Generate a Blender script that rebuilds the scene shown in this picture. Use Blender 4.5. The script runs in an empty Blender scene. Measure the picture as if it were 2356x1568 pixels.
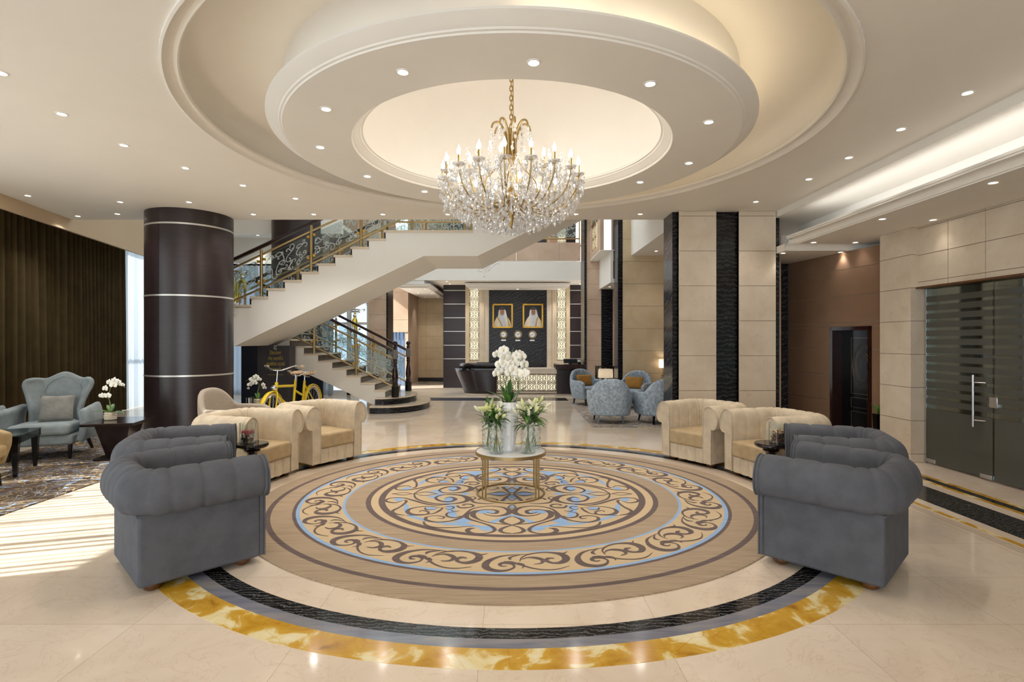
import bpy, bmesh, math, random
from mathutils import Vector, Matrix
random.seed(7)
S = bpy.context.scene
COL = S.collection
PI = math.pi
F, CX, CY, H = 1238.0, 1178.0, 784.0, 1.46      # focal length and centre in photo pixels, eye height in metres
# ---------------------------------------------------------------- camera
cam = bpy.data.cameras.new('camera')
cam.sensor_width = 36.0
cam.lens = 36.0 * F / 2356.0
cam.clip_start, cam.clip_end = 0.05, 200
camo = bpy.data.objects.new('camera', cam)
camo.location = (0, 0, H)
camo.rotation_euler = (PI / 2, 0, 0)
COL.objects.link(camo)
S.camera = camo
# ---------------------------------------------------------------- world, sun, exposure
W = bpy.data.worlds.new('sky')
S.world = W
W.use_nodes = True
bg = W.node_tree.nodes['Background']
bg.inputs[0].default_value = (0.86, 0.93, 1.0, 1)
bg.inputs[1].default_value = 3.0
sun = bpy.data.lights.new('sun', 'SUN')
sun.energy = 9.0
sun.angle = math.radians(0.55)
sun.color = (1.0, 0.97, 0.92)
suno = bpy.data.objects.new('sun', sun)
suno.rotation_euler = Vector((0.955, 0.295, -0.72)).to_track_quat('-Z', 'Y').to_euler()
suno.location = (-8, -2, 8)
COL.objects.link(suno)
vs = S.view_settings
vs.view_transform = 'Standard'
vs.look = 'None'
vs.exposure = 0.3
vs.gamma = 1.0
vs.use_curve_mapping = False
S.display_settings.display_device = 'sRGB'
cy_ = S.cycles
cy_.max_bounces = 6
cy_.diffuse_bounces = 4
cy_.glossy_bounces = 4
cy_.transmission_bounces = 6
cy_.transparent_max_bounces = 20
cy_.caustics_reflective = False
cy_.caustics_refractive = False
cy_.sample_clamp_indirect = 6.0
cy_.use_denoising = True

def lamp(name, kind, loc, energy, color=(1, .9, .78), size=.1, rot=None, spot=None, blend=.6, parent=None):
    l = bpy.data.lights.new(name, kind)
    l.energy = energy
    l.color = color
    if kind == 'AREA':
        l.shape = 'RECTANGLE'
        l.size, l.size_y = size
    else:
        l.shadow_soft_size = size
    if spot:
        l.spot_size, l.spot_blend = spot, blend
    o = bpy.data.objects.new(name, l)
    o.location = loc
    if rot: o.rotation_euler = rot
    COL.objects.link(o)
    if parent: o.parent = parent
    return o

# ---------------------------------------------------------------- measuring
def XX(px, Z): return (px - CX) * Z / F
def ZZ(py, Z): return H + (CY - py) * Z / F
def PP(px, py, Z): return (XX(px, Z), Z, ZZ(py, Z))
def FLR(px, py, z=0.0):
    Z = (H - z) * F / (py - CY)
    return (XX(px, Z), Z)
def CEI(px, py, h):
    Z = h * F / (CY - py)
    return (XX(px, Z), Z)

# ---------------------------------------------------------------- object helpers
def tag(o, label=None, cat=None, group=None, kind=None):
    if label: o['label'] = label
    if cat: o['category'] = cat
    if group: o['group'] = group
    if kind: o['kind'] = kind
    return o
def empty(name, loc=(0, 0, 0), rz=0.0, label=None, cat=None, group=None):
    o = bpy.data.objects.new(name, None)
    o.empty_display_size = .1
    COL.objects.link(o)
    o.location = loc
    o.rotation_euler = (0, 0, rz)
    return tag(o, label, cat, group)
def copy_tree(o, loc=None, rz=None, label=None, group=None, parent=None, mats=None):
    c = o.copy()
    COL.objects.link(c)
    c.parent = parent
    if loc is not None: c.location = loc
    if rz is not None: c.rotation_euler = (0, 0, rz)
    if label: c['label'] = label
    if group: c['group'] = group
    for ch in list(o.children):
        copy_tree(ch, parent=c)
    return c
def catmull(pts, n=8, closed=False):
    pts = [Vector(p) for p in pts]
    out = []
    m = len(pts)
    rng = range(m) if closed else range(m - 1)
    for i in rng:
        if closed:
            p0, p1, p2, p3 = pts[(i - 1) % m], pts[i], pts[(i + 1) % m], pts[(i + 2) % m]
        else:
            p1, p2 = pts[i], pts[i + 1]
            p0 = pts[i - 1] if i > 0 else p1 * 2 - p2
            p3 = pts[i + 2] if i + 2 < m else p2 * 2 - p1
        for k in range(n):
            t = k / n
            out.append(.5 * ((2 * p1) + (p2 - p0) * t + (2 * p0 - 5 * p1 + 4 * p2 - p3) * t * t + (3 * p1 - p0 - 3 * p2 + p3) * t ** 3))
    if not closed: out.append(pts[-1])
    return out
def lerp(a, b, t): return a + (b - a) * t
def ramp(ws, t):
    x = t * (len(ws) - 1)
    i = min(int(x), len(ws) - 2)
    return lerp(ws[i], ws[i + 1], x - i)

class MB:
    """collects shapes, then links them as one mesh object"""
    def __init__(s): s.v, s.f, s.m = [], [], []
    def add(s, vs_, fs, mi=0):
        b = len(s.v)
        s.v += [tuple(p) for p in vs_]
        for f in fs:
            s.f.append([b + i for i in f])
            s.m.append(mi)
        return s
    def box(s, x0, x1, y0, y1, z0, z1, mi=0, M=None):
        vs_ = [(x, y, z) for x in (x0, x1) for y in (y0, y1) for z in (z0, z1)]
        if M is not None: vs_ = [M @ Vector(p) for p in vs_]
        return s.add(vs_, [(0, 1, 3, 2), (4, 6, 7, 5), (0, 4, 5, 1), (2, 3, 7, 6), (0, 2, 6, 4), (1, 5, 7, 3)], mi)
    def quad(s, a, b, c, d, mi=0): return s.add([a, b, c, d], [(0, 1, 2, 3)], mi)
    def prism(s, poly, axis, a, b, mi=0):
        """poly in the two other axes (x,y order), extruded along axis from a to b"""
        def mk(p, t):
            return {'x': (t, p[0], p[1]), 'y': (p[0], t, p[1]), 'z': (p[0], p[1], t)}[axis]
        n = len(poly)
        vs_ = [mk(p, a) for p in poly] + [mk(p, b) for p in poly]
        fs = [tuple(range(n))[::-1], tuple(range(n, 2 * n))] + [(i, (i + 1) % n, n + (i + 1) % n, n + i) for i in range(n)]
        return s.add(vs_, fs, mi)
    def tube(s, path, r, n=8, closed=False, mi=0, cap=True):
        path = [Vector(p) for p in path]
        m = len(path)
        rs = r if isinstance(r, (list, tuple)) else None
        vs_, fs = [], []
        prev = None
        for i, p in enumerate(path):
            a = path[(i - 1) % m] if closed or i > 0 else p
            b = path[(i + 1) % m] if closed or i < m - 1 else p
            t = (b - a)
            t = t.normalized() if t.length > 1e-9 else Vector((0, 0, 1))
            if prev is None:
                u = t.orthogonal().normalized()
            else:
                u = prev - t * prev.dot(t)
                u = u.normalized() if u.length > 1e-6 else t.orthogonal().normalized()
            prev = u
            w = t.cross(u)
            rr = ramp(rs, i / max(1, m - 1)) if rs else r
            for k in range(n):
                an = 2 * PI * k / n
                vs_.append(p + (u * math.cos(an) + w * math.sin(an)) * rr)
        for i in range(m if closed else m - 1):
            for k in range(n):
                a, b = i * n, ((i + 1) % m) * n
                fs.append((a + k, a + (k + 1) % n, b + (k + 1) % n, b + k))
        if cap and not closed:
            fs.append(tuple(range(n))[::-1])
            fs.append(tuple(range((m - 1) * n, m * n)))
        return s.add(vs_, fs, mi)
    def lathe(s, prof, n=32, c=(0, 0, 0), mi=0, a0=0, a1=2 * PI, cap=False):
        full = abs(a1 - a0 - 2 * PI) < 1e-6
        k = n if full else n + 1
        vs_ = [(c[0] + r * math.cos(a0 + (a1 - a0) * j / n), c[1] + r * math.sin(a0 + (a1 - a0) * j / n), c[2] + z) for (r, z) in prof for j in range(k)]
        fs = []
        for i in range(len(prof) - 1):
            for j in range(n):
                a, b = i * k, (i + 1) * k
                j2 = (j + 1) % k
                fs.append((a + j, a + j2, b + j2, b + j))
        if cap and full:
            fs.append(tuple(range(k))[::-1])
            fs.append(tuple(range((len(prof) - 1) * k, len(prof) * k)))
        return s.add(vs_, fs, mi)
    def ball(s, c, r, n=12, m=8, sc=(1, 1, 1), mi=0, M=None):
        vs_, fs = [], []
        for i in range(m + 1):
            th = PI * i / m
            for j in range(n):
                ph = 2 * PI * j / n
                p = Vector((r * sc[0] * math.sin(th) * math.cos(ph), r * sc[1] * math.sin(th) * math.sin(ph), r * sc[2] * math.cos(th)))
                if M is not None: p = M @ p
                vs_.append((c[0] + p[0], c[1] + p[1], c[2] + p[2]))
        for i in range(m):
            for j in range(n):
                fs.append((i * n + j, (i + 1) * n + j, (i + 1) * n + (j + 1) % n, i * n + (j + 1) % n))
        return s.add(vs_, fs, mi)
    def grid(s, fn, nu, nv, mi=0, closed_u=False):
        vs_ = [fn(i / nu, j / nv) for j in range(nv + 1) for i in range(nu + (0 if closed_u else 1))]
        k = nu if closed_u else nu + 1
        fs = [(j * k + i, j * k + (i + 1) % k, (j + 1) * k + (i + 1) % k, (j + 1) * k + i) for j in range(nv) for i in range(nu)]
        return s.add(vs_, fs, mi)
    def ribbon(s, path2, ws, to3, mi=0, n=6, closed=False):
        """flat tapered band along a 2-D line, placed by to3(x, y)"""
        pts = catmull([Vector((p[0], p[1], 0)) for p in path2], n, closed) if n > 1 else [Vector((p[0], p[1], 0)) for p in path2]
        m = len(pts)
        vs_, fs = [], []
        for i, p in enumerate(pts):
            a = pts[(i - 1) % m] if closed or i > 0 else p
            b = pts[(i + 1) % m] if closed or i < m - 1 else p
            t = b - a
            t = t.normalized() if t.length > 1e-9 else Vector((1, 0, 0))
            w = ramp(ws, i / max(1, m - 1)) * .5
            nn = Vector((-t.y, t.x, 0)) * w
            vs_ += [to3(p.x + nn.x, p.y + nn.y), to3(p.x - nn.x, p.y - nn.y)]
        for i in range(m if closed else m - 1):
            a, b = 2 * i, 2 * ((i + 1) % m)
            fs.append((a, a + 1, b + 1, b))
        return s.add(vs_, fs, mi)
    def build(s, name, mats, parent=None, smooth=None, bevel=0, subsurf=0, solid=0, loc=None, seg=2):
        me = bpy.data.meshes.new(name)
        me.from_pydata(s.v, [], s.f)
        if not isinstance(mats, (list, tuple)): mats = [mats]
        for m in mats: me.materials.append(m)
        if len(mats) > 1: me.polygons.foreach_set('material_index', s.m)
        bm = bmesh.new()
        bm.from_mesh(me)
        bmesh.ops.recalc_face_normals(bm, faces=bm.faces)
        bm.to_mesh(me)
        bm.free()
        if smooth is not None:
            me.polygons.foreach_set('use_smooth', [True] * len(me.polygons))
            if smooth > 0: me.set_sharp_from_angle(angle=math.radians(smooth))
        me.update()
        o = bpy.data.objects.new(name, me)
        COL.objects.link(o)
        if parent: o.parent = parent
        if loc: o.location = loc
        if solid:
            md = o.modifiers.new('solid', 'SOLIDIFY'); md.thickness = solid; md.offset = 0
        if bevel:
            md = o.modifiers.new('bevel', 'BEVEL'); md.width = bevel; md.segments = seg; md.limit_method = 'ANGLE'; md.angle_limit = math.radians(40)
            me.polygons.foreach_set('use_smooth', [True] * len(me.polygons))
            me.set_sharp_from_angle(angle=math.radians(75)) if smooth is None else None
        if subsurf:
            md = o.modifiers.new('sub', 'SUBSURF'); md.levels = md.render_levels = subsurf
        return o
def struct(o, label=None):
    o['kind'] = 'structure'
    if label: o['label'] = label
    return o

# ---------------------------------------------------------------- materials
def lin(h):
    h = h.lstrip('#')
    out = []
    for i in (0, 2, 4):
        c = int(h[i:i + 2], 16) / 255
        out.append(c / 12.92 if c <= .04045 else ((c + .055) / 1.055) ** 2.4)
    return (out[0], out[1], out[2], 1)
class NT:
    def __init__(s, name):
        s.mat = bpy.data.materials.new(name)
        s.mat.use_nodes = True
        s.t = s.mat.node_tree
        s.t.nodes.clear()
        s.out = s.t.nodes.new('ShaderNodeOutputMaterial')
    def n(s, typ, **kw):
        nd = s.t.nodes.new('ShaderNode' + typ)
        for k, v in kw.items():
            if k.startswith('_'): setattr(nd, k[1:], v)
            else: s.i(nd, k, v)
        return nd
    def i(s, nd, key, v):
        key = key.replace('__', ' ')
        sock = nd.inputs[int(key[1:])] if key[0] == 'i' and key[1:].isdigit() else nd.inputs[key]
        if hasattr(v, 'is_output'): s.t.links.new(v, sock)
        else: sock.default_value = v
    def surf(s, sh): s.t.links.new(sh, s.out.inputs[0])
    def coords(s, scale=(1, 1, 1), kind='Object', rot=(0, 0, 0)):
        tc = s.n('TexCoord')
        mp = s.n('Mapping', Vector=tc.outputs[kind], Scale=scale, Rotation=rot)
        return mp.outputs[0]
    def noise(s, vec, scale=5., detail=4., rough=.55, dist=0.):
        nd = s.n('TexNoise', Vector=vec, Scale=scale, Detail=detail, Roughness=rough, Distortion=dist)
        return nd.outputs[0]
    def cr(s, fac, stops):
        nd = s.n('ValToRGB')
        el = nd.color_ramp.elements
        while len(el) < len(stops): el.new(.5)
        for e, (p, c) in zip(el, stops):
            e.position, e.color = p, c
        s.t.links.new(fac, nd.inputs[0])
        return nd.outputs[0]
    def mix(s, fac, a, b, blend='MIX'):
        nd = s.t.nodes.new('ShaderNodeMix')
        nd.data_type, nd.blend_type = 'RGBA', blend
        for sock, v in ((nd.inputs[0], fac), (nd.inputs[6], a), (nd.inputs[7], b)):
            if hasattr(v, 'is_output'): s.t.links.new(v, sock)
            else: sock.default_value = v
        return nd.outputs[2]
    def math(s, op, a, b=0.):
        nd = s.t.nodes.new('ShaderNodeMath')
        nd.operation = op
        for sock, v in ((nd.inputs[0], a), (nd.inputs[1], b)):
            if hasattr(v, 'is_output'): s.t.links.new(v, sock)
            else: sock.default_value = v
        return nd.outputs[0]
    def bump(s, hgt, strength=.2, dist=.01):
        return s.n('Bump', Height=hgt, Strength=strength, Distance=dist).outputs[0]
    def pbr(s, color, rough=.5, metal=0., **kw):
        nd = s.n('BsdfPrincipled', Roughness=rough, Metallic=metal)
        s.i(nd, 'Base Color', color)
        for k, v in kw.items(): s.i(nd, k, v)
        s.surf(nd.outputs[0])
        return nd
def plain(name, hexc, rough=.5, metal=0., var=.12, scale=6., bump=0., **kw):
    t = NT(name)
    c = lin(hexc)
    v = t.coords()
    f = t.noise(v, scale)
    lo = tuple(x * (1 - var) for x in c[:3]) + (1,)
    hi = tuple(min(1, x * (1 + var)) for x in c[:3]) + (1,)
    col = t.cr(f, [(.3, lo), (.7, hi)])
    if bump: kw['Normal'] = t.bump(t.noise(v, scale * 30), bump, .002)
    t.pbr(col, rough, metal, **kw)
    return t.mat
def velvet(name, hexc, hi, rough=.8, sheen=.6, mott=0., scale=9.):
    t = NT(name)
    c = lin(hexc)
    v = t.coords()
    f = t.noise(v, scale, 5., .6)
    col = t.cr(f, [(.35, tuple(x * (1 - .12 - mott) for x in c[:3]) + (1,)), (.65, tuple(x * (1 + .1 + mott) for x in c[:3]) + (1,))])
    fine = t.bump(t.noise(v, 900.), .08, .001)
    t.pbr(col, rough, Normal=fine, **{'Sheen Weight': sheen, 'Sheen Roughness': .4, 'Sheen Tint': lin(hi), 'Specular IOR Level': .2})
    return t.mat
def emis(name, hexc, strength):
    t = NT(name)
    e = t.n('Emission', Color=lin(hexc), Strength=strength)
    t.surf(e.outputs[0])
    return t.mat
def clear(name, tint='#ffffff', gloss=.12, rough=.02, diff=0., diffc='#ffffff'):
    t = NT(name)
    tr = t.n('BsdfTransparent', Color=lin(tint)).outputs[0]
    gl = t.n('BsdfGlossy', Color=(1, 1, 1, 1), Roughness=rough).outputs[0]
    lw = t.n('LayerWeight', Blend=.25)
    fac = t.math('ADD', t.math('MULTIPLY', lw.outputs[0], .6), gloss)
    sh = t.n('MixShader', i0=fac, i1=tr, i2=gl).outputs[0]
    if diff:
        d = t.n('BsdfDiffuse', Color=lin(diffc)).outputs[0]
        sh = t.n('MixShader', i0=diff, i1=sh, i2=d).outputs[0]
    t.surf(sh)
    return t.mat
def sheer(name, hexc, transl=.5, see=.25):
    t = NT(name)
    c = lin(hexc)
    d = t.n('BsdfDiffuse', Color=c).outputs[0]
    tl = t.n('BsdfTranslucent', Color=c).outputs[0]
    sh = t.n('MixShader', i0=transl, i1=d, i2=tl).outputs[0]
    if see:
        tr = t.n('BsdfTransparent').outputs[0]
        sh = t.n('MixShader', i0=see, i1=sh, i2=tr).outputs[0]
    t.surf(sh)
    return t.mat

MT = {}
MT['paint'] = plain('warm_white_paint', '#ebe6dd', .75, var=.015, scale=2)
MT['beige'] = plain('beige_wall_tone', '#cbb596', .75, var=.02, scale=2)  # flat beige tone, used only above the curtains
MT['white'] = plain('white_plaster', '#eeebe4', .6, var=.012, scale=3)
def m_floor():
    t = NT('cream_marble_floor')
    tc = t.n('TexCoord')
    br = t.n('TexBrick', Vector=t.n('Mapping', Vector=tc.outputs['Object'], Location=(.15, .0, 0)).outputs[0], Scale=1., _offset=0., _squash=1.)
    t.i(br, 'Color1', lin('#eadccb')); t.i(br, 'Color2', lin('#e3d3c0')); t.i(br, 'Mortar', lin('#bfaa93'))
    t.i(br, 'Mortar Size', .0014); t.i(br, 'Mortar Smooth', .1); t.i(br, 'Brick Width', .90); t.i(br, 'Row Height', .555); t.i(br, 'Bias', -.2)
    v = tc.outputs['Object']
    f = t.noise(v, 1.7, 6., .6, .6)
    cl = t.cr(f, [(.35, (.93, .90, .87, 1)), (.62, (1.03, 1.02, 1.0, 1))])
    col = t.mix(1., br.outputs[0], cl, 'MULTIPLY')
    vn = t.noise(v, 3.2, 8., .62, 1.4)
    vein = t.cr(t.math('ABSOLUTE', t.math('SUBTRACT', vn, .5)), [(0., (.80, .70, .60, 1)), (.012, (1, 1, 1, 1))])
    col = t.mix(.45, col, t.mix(1., col, vein, 'MULTIPLY'))
    t.pbr(col, .09, **{'Specular IOR Level': .45, 'Coat Weight': .15, 'Coat Roughness': .03})
    return t.mat
MT['floor'] = m_floor()
def m_black(name, rot=(0, 0, 0), scale=1., lo='#0a0a0c', hi='#4a494a', rough=.24):
    t = NT(name)
    v = t.coords((scale, scale, scale), rot=rot)
    w = t.n('TexWave', Vector=v, Scale=4.6, Distortion=11., Detail=5., _wave_type='BANDS', _bands_direction='Z')
    t.i(w, 'Detail Scale', 1.1); t.i(w, 'Detail Roughness', .68)
    n2 = t.noise(v, 2.2, 3.)
    c1 = t.cr(w.outputs[1], [(0., lin(lo)), (.55, lin('#17181c')), (.80, lin('#2a2b2f')), (.93, lin(hi)), (1., lin('#1a1a1d'))])
    c2 = t.mix(t.math('MULTIPLY', n2, .5), c1, lin('#101114'))
    t.pbr(c2, rough, **{'Specular IOR Level': .32})
    return t.mat
MT['black'] = m_black('black_veined_marble')
MT['blackd'] = m_black('black_veined_marble_panel', rot=(0, .45, 0), scale=.75, rough=.3)
MT['blackf'] = m_black('black_veined_marble_floor', rot=(PI / 2, 0, .4), scale=2.2, hi='#8b8986', rough=.1)
MT['greyside'] = m_black('grey_veined_marble', rot=(.5, .3, 0), scale=.8, lo='#3a3a40', hi='#77757a', rough=.12)
def m_gold():
    t = NT('golden_siena_marble')
    v = t.coords()
    a = t.noise(v, 5.5, 6., .55, .7)
    base = t.cr(a, [(.26, lin('#8f6216')), (.36, lin('#c08f24')), (.52, lin('#d2a63c')), (.58, lin('#ead9a2')), (.70, lin('#f1e6c4'))])
    vo = t.n('TexVoronoi', Vector=v, Scale=4., _feature='DISTANCE_TO_EDGE')
    ln = t.cr(vo.outputs[0], [(0., lin('#e0c078')), (.012, (1, 1, 1, 1))])
    t.pbr(t.mix(.5, base, t.mix(1., base, ln, 'MULTIPLY')), .13)
    return t.mat
MT['goldmarble'] = m_gold()
def m_bluegrey():
    t = NT('blue_grey_marble')
    v = t.coords((1, 6, 1))
    a = t.noise(v, 2.2, 6., .6, .5)
    t.pbr(t.cr(a, [(.3, lin('#6a6c7c')), (.5, lin('#82838f')), (.7, lin('#9a958f'))]), .09)
    return t.mat
MT['bluegrey'] = m_bluegrey()
def m_stone(name, a, b, rough=.32, sc=2.2):
    t = NT(name)
    v = t.coords()
    f = t.noise(v, sc, 7., .6, .5)
    g = t.noise(v, sc * 4, 6., .7, 1.)
    c = t.cr(f, [(.3, lin(a)), (.7, lin(b))])
    sp = t.cr(g, [(.30, (.82, .78, .72, 1)), (.42, (1, 1, 1, 1))])
    t.pbr(t.mix(.6, c, t.mix(1., c, sp, 'MULTIPLY')), rough)
    return t.mat
MT['stone'] = m_stone('cream_stone', '#cfc0ab', '#e0d4c2')
MT['stoneY'] = m_stone('honey_stone', '#cbb692', '#dac9a9')
MT['stoneP'] = m_stone('rose_stone', '#c2a68e', '#d3bca6')
MT['joint'] = plain('stone_joint', '#8d7c68', .8)
def m_wood(name, a, b, rough=.3, dirz=(60, 60, 2), **kw):
    t = NT(name)
    v = t.coords(dirz)
    f = t.noise(v, 1., 5., .6, .2)
    t.pbr(t.cr(f, [(.3, lin(a)), (.7, lin(b))]), rough, **kw)
    return t.mat
MT['wenge'] = m_wood('dark_wenge_panel', '#1c1413', '#33272a', .3, (3, 3, 190))
MT['wengeflat'] = m_wood('dark_wood', '#140d0c', '#2a1c1a', .25, (8, 8, 60))
MT['mahog'] = m_wood('mahogany', '#1b0c0a', '#381811', .2, (14, 14, 30))
MT['tablewood'] = m_wood('espresso_wood', '#120b09', '#261917', .16, (30, 6, 6))
MT['black_lacq'] = plain('black_lacquer', '#0b0a0b', .2, var=.1)
MT['footwood'] = m_wood('walnut_foot', '#4a2c16', '#74481f', .35, (20, 20, 20))
MT['brass'] = plain('brass', '#b09a6e', .3, .9, var=.05)
MT['gold'] = plain('polished_gold', '#ab8d52', .28, 1., var=.05)
MT['goldframe'] = plain('gilt_frame', '#d2a642', .38, .55, var=.12, scale=20)
MT['steel'] = plain('brushed_steel', '#c9cacc', .25, 1., var=.05)
MT['silver'] = plain('satin_silver_strip', '#d5d2cc', .35, .7, var=.03)
MT['bronze'] = plain('antique_bronze', '#8c7a62', .35, .8, var=.1)
MT['grey'] = velvet('charcoal_grey_velvet', '#5c5e64', '#9398a2', .85, .12)
MT['greyblue'] = velvet('slate_grey_velvet', '#62656e', '#9aa3b4', .8, .35)
MT['cream'] = velvet('cream_velvet', '#cdbfa8', '#efe2c8', .85, .12)
MT['creamseat'] = velvet('sand_velvet', '#b5a07e', '#d8c298', .75, .15)
MT['teal'] = velvet('teal_grey_velvet', '#8d979a', '#b5c2c6', .75, .3, .06, 5.)
MT['bluev'] = velvet('mottled_blue_velvet', '#9dabb8', '#c5d0da', .75, .3, .22, 22.)
MT['boucle'] = velvet('taupe_boucle', '#a89c8e', '#c9beb0', .95, .2, .12, 120.)
MT['tan'] = velvet('tan_velvet', '#a08a66', '#d2b27c', .8, .3)
MT['ochre'] = velvet('ochre_cushion', '#a97b3e', '#c9a067', .85, .2)
MT['greycush'] = velvet('grey_cushion', '#8f8d88', '#b5b2ab', .9, .3, .06)
MT['curtain'] = velvet('olive_brown_curtain', '#443821', '#6a5a35', .95, .15, .05, 3.)
MT['sheer'] = sheer('white_sheer', '#c3cad2', .5, .0)
MT['sheer2'] = sheer('grey_sheer', '#b3bdc7', .55, .08)
MT['glass'] = clear('clear_glass', '#fbfdfc', .03)
MT['winglass'] = clear('tinted_window_glass', '#c8d0d8', .04)
MT['railglass'] = clear('rail_glass', '#e6eeec', .03, diff=.03, diffc='#b9c6c8')
MT['etch'] = sheer('etched_glass_scroll', '#d5d8d6', .3, .12)
MT['crystal'] = clear('cut_crystal', '#ffffff', .22, .06, diff=.18)
MT['vaseglass'] = clear('cut_glass_vase', '#f6fbfa', .08, .04, diff=.025)
MT['smoke'] = clear('smoked_glass', '#c9d4d0', .04, .02)
MT['frost'] = clear('frosted_glass', '#80857f', .02, .12, diff=.34, diffc='#85867e')
MT['tread'] = m_stone('cream_marble_tread', '#d3c2aa', '#e3d6c2', .15)
MT['riser'] = m_wood('brown_striped_marble', '#231e1a', '#5b5048', .2, (40, 10, 2))
MT['navy'] = plain('navy_blue_panel', '#07132c', .5, var=.1)
MT['slate'] = plain('charcoal_sign_panel', '#3c3a40', .5, var=.05)
MT['signgold'] = plain('gold_lettering', '#b7a04c', .5, var=.02)
MT['signwhite'] = plain('white_lettering', '#e8e6e2', .5, var=.02)
MT['yellow'] = plain('yellow_bike_paint', '#d9bd12', .3, var=.05)
MT['tyre'] = plain('black_rubber', '#1a1a1c', .6)
MT['tyrecream'] = plain('cream_tyre', '#bfae8d', .7)
MT['leatherb'] = plain('beige_leather', '#c3a98a', .5)
MT['chrome'] = plain('chrome', '#d4d6da', .12, 1., var=.02)
MT['whitecer'] = plain('white_ceramic', '#f0f0ef', .25, var=.01)
MT['creamcer'] = plain('cream_ceramic', '#d9cdb4', .35, var=.05)
MT['leaf'] = plain('dark_green_leaf', '#2f5a24', .4, var=.35, scale=20)
MT['leafl'] = plain('light_green_leaf', '#5a8433', .45, var=.3, scale=20)
MT['stem'] = plain('green_stem', '#6d8150', .5, var=.2)
MT['petal'] = plain('white_petal', '#fbfaf2', .5, var=.02, **{'Subsurface Weight': .0})
MT['bud'] = plain('pale_lily_bud', '#d6dc9c', .5, var=.18, scale=14)
MT['budw'] = plain('cream_lily_bud', '#f0ecd6', .5, var=.08, scale=14)
MT['yel'] = plain('flower_centre', '#e2d48e', .6)
MT['wtop'] = m_stone('white_marble_top', '#e6e8e8', '#f6f6f4', .1, 3.)
MT['brown'] = plain('brown_fabric_panel', '#856851', .8, var=.05, scale=4)
MT['brown2'] = plain('rose_brown_stone', '#a98a70', .6, var=.08, scale=3)
MT['lampshade'] = sheer('ivory_lampshade', '#f2e6d0', .5, 0)
MT['bulb'] = emis('glowing_bulb', '#fff1d8', 42.)
MT['lens'] = emis('downlight_lens', '#fff3dd', 16.)
MT['trim'] = plain('white_light_trim', '#e8e6e2', .35, var=.01)
MT['lat_glow'] = emis('backlit_panel', '#fff0cc', .95)
MT['lat_dark'] = plain('bronze_lattice', '#4a3a33', .5, var=.1)
MT['screen'] = plain('dark_screen', '#10131c', .2, var=.1)
# ================================================================ the building
EX = 1.094                    # the rug and the floor ring are a little wider than deep
D = 5.1                       # distance to the common centre of rug, floor ring and round ceiling
HM = 1.915; ZC = H + HM       # main ceiling
ZS = H + 1.77                 # soffit of the round ring
def ring_pts(r, n, z): return [(r * math.cos(2 * PI * i / n), D + r * math.sin(2 * PI * i / n), z) for i in range(n)]

# ---- floor and inlaid bands
struct(MB().box(-9, 9, -4, 26, -.2, 0).build('floor', MT['floor']), 'polished cream marble floor')
def annulus(name, r0, r1, mat, label, z=.0012):
    m = MB()
    m.lathe([(r0, 0), (r0, z), (r1, z), (r1, 0)], 160, (0, D, 0))
    m.v = [(p[0] * EX, p[1], p[2]) for p in m.v]
    struct(m.build(name, mat), label)
annulus('trim_1', 2.547, 2.712, MT['goldmarble'], 'golden marble ring set in the floor')
annulus('trim_2', 2.465, 2.547, MT['bluegrey'], 'blue grey marble ring set in the floor')
annulus('trim_3', 2.366, 2.465, MT['blackf'], 'black veined marble ring set in the floor')
def strip(name, x0, x1, y0, y1, mat, label): struct(MB().box(x0, x1, y0, y1, 0, .0012).build(name, mat), label)
strip('trim_4', 3.77, 4.155, -2, 7.9, MT['blackf'], 'wide black marble band in the floor')
strip('trim_5', 3.615, 3.665, -2, 7.9, MT['goldmarble'], 'thin golden marble line in the floor')
strip('trim_6', 4.29, 4.345, -2, 7.9, MT['goldmarble'], 'golden marble line beside the glass door')
strip('trim_7', 4.345, 4.435, -2, 7.9, MT['blackf'], 'narrow black marble band in the floor')
strip('trim_8', 4.435, 4.495, -2, 7.9, MT['goldmarble'], 'golden marble line nearest the glass door')
m = MB()
for x in (3.515, 3.545, 3.575): m.box(x, x + .005, -2, 7.9, 0, .0012)
struct(m.build('trim_9', MT['joint']), 'three thin dark lines in the floor')
strip('trim_10', -2.1, -.75, 13.15, 13.85, MT['navy'], 'dark blue inlay in the hall floor')
strip('trim_11', -.75, 1.38, 13.15, 13.85, MT['black'], 'black inlay in the hall floor')
strip('trim_12', -2.3, 1.6, 12.98, 13.15, MT['tread'], 'pale inlay line in the hall floor')
struct(MB().box(-2.15, 1.95, 13.95, 14.3, 0, .02).build('trim_13', MT['tread'], bevel=.004), 'pale plinth under the reception desk')

# ---- main ceiling with its round opening
def hole_sheet(r, x0, x1, y0, y1, z, n=128):
    ang = [2 * PI * i / n for i in range(n)]
    for cx, cy in ((x0, y0), (x1, y0), (x0, y1), (x1, y1)): ang.append(math.atan2(cy - D, cx) % (2 * PI))
    ang = sorted(set(round(a, 6) for a in ang))
    inn, out = [], []
    for a in ang:
        c, s_ = math.cos(a), math.sin(a)
        inn.append((r * c, D + r * s_, z))
        tx = (x1 if c > 0 else x0) / c if abs(c) > 1e-6 else 1e9
        ty = ((y1 if s_ > 0 else y0) - D) / s_ if abs(s_) > 1e-6 else 1e9
        t = min(tx, ty)
        out.append((t * c, D + t * s_, z))
    k = len(ang)
    m = MB()
    m.add(inn + out, [(i, (i + 1) % k, k + (i + 1) % k, k + i) for i in range(k)])
    return m
m = hole_sheet(2.80, -7.3, 3.9, -4, 8.5, ZC)
m.quad((-7.3, 8.5, ZC), (3.9, 8.5, ZC), (3.9, 8.5, ZC + .9), (-7.3, 8.5, ZC + .9))
struct(m.build('ceiling', MT['paint']), 'smooth cream ceiling')
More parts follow.
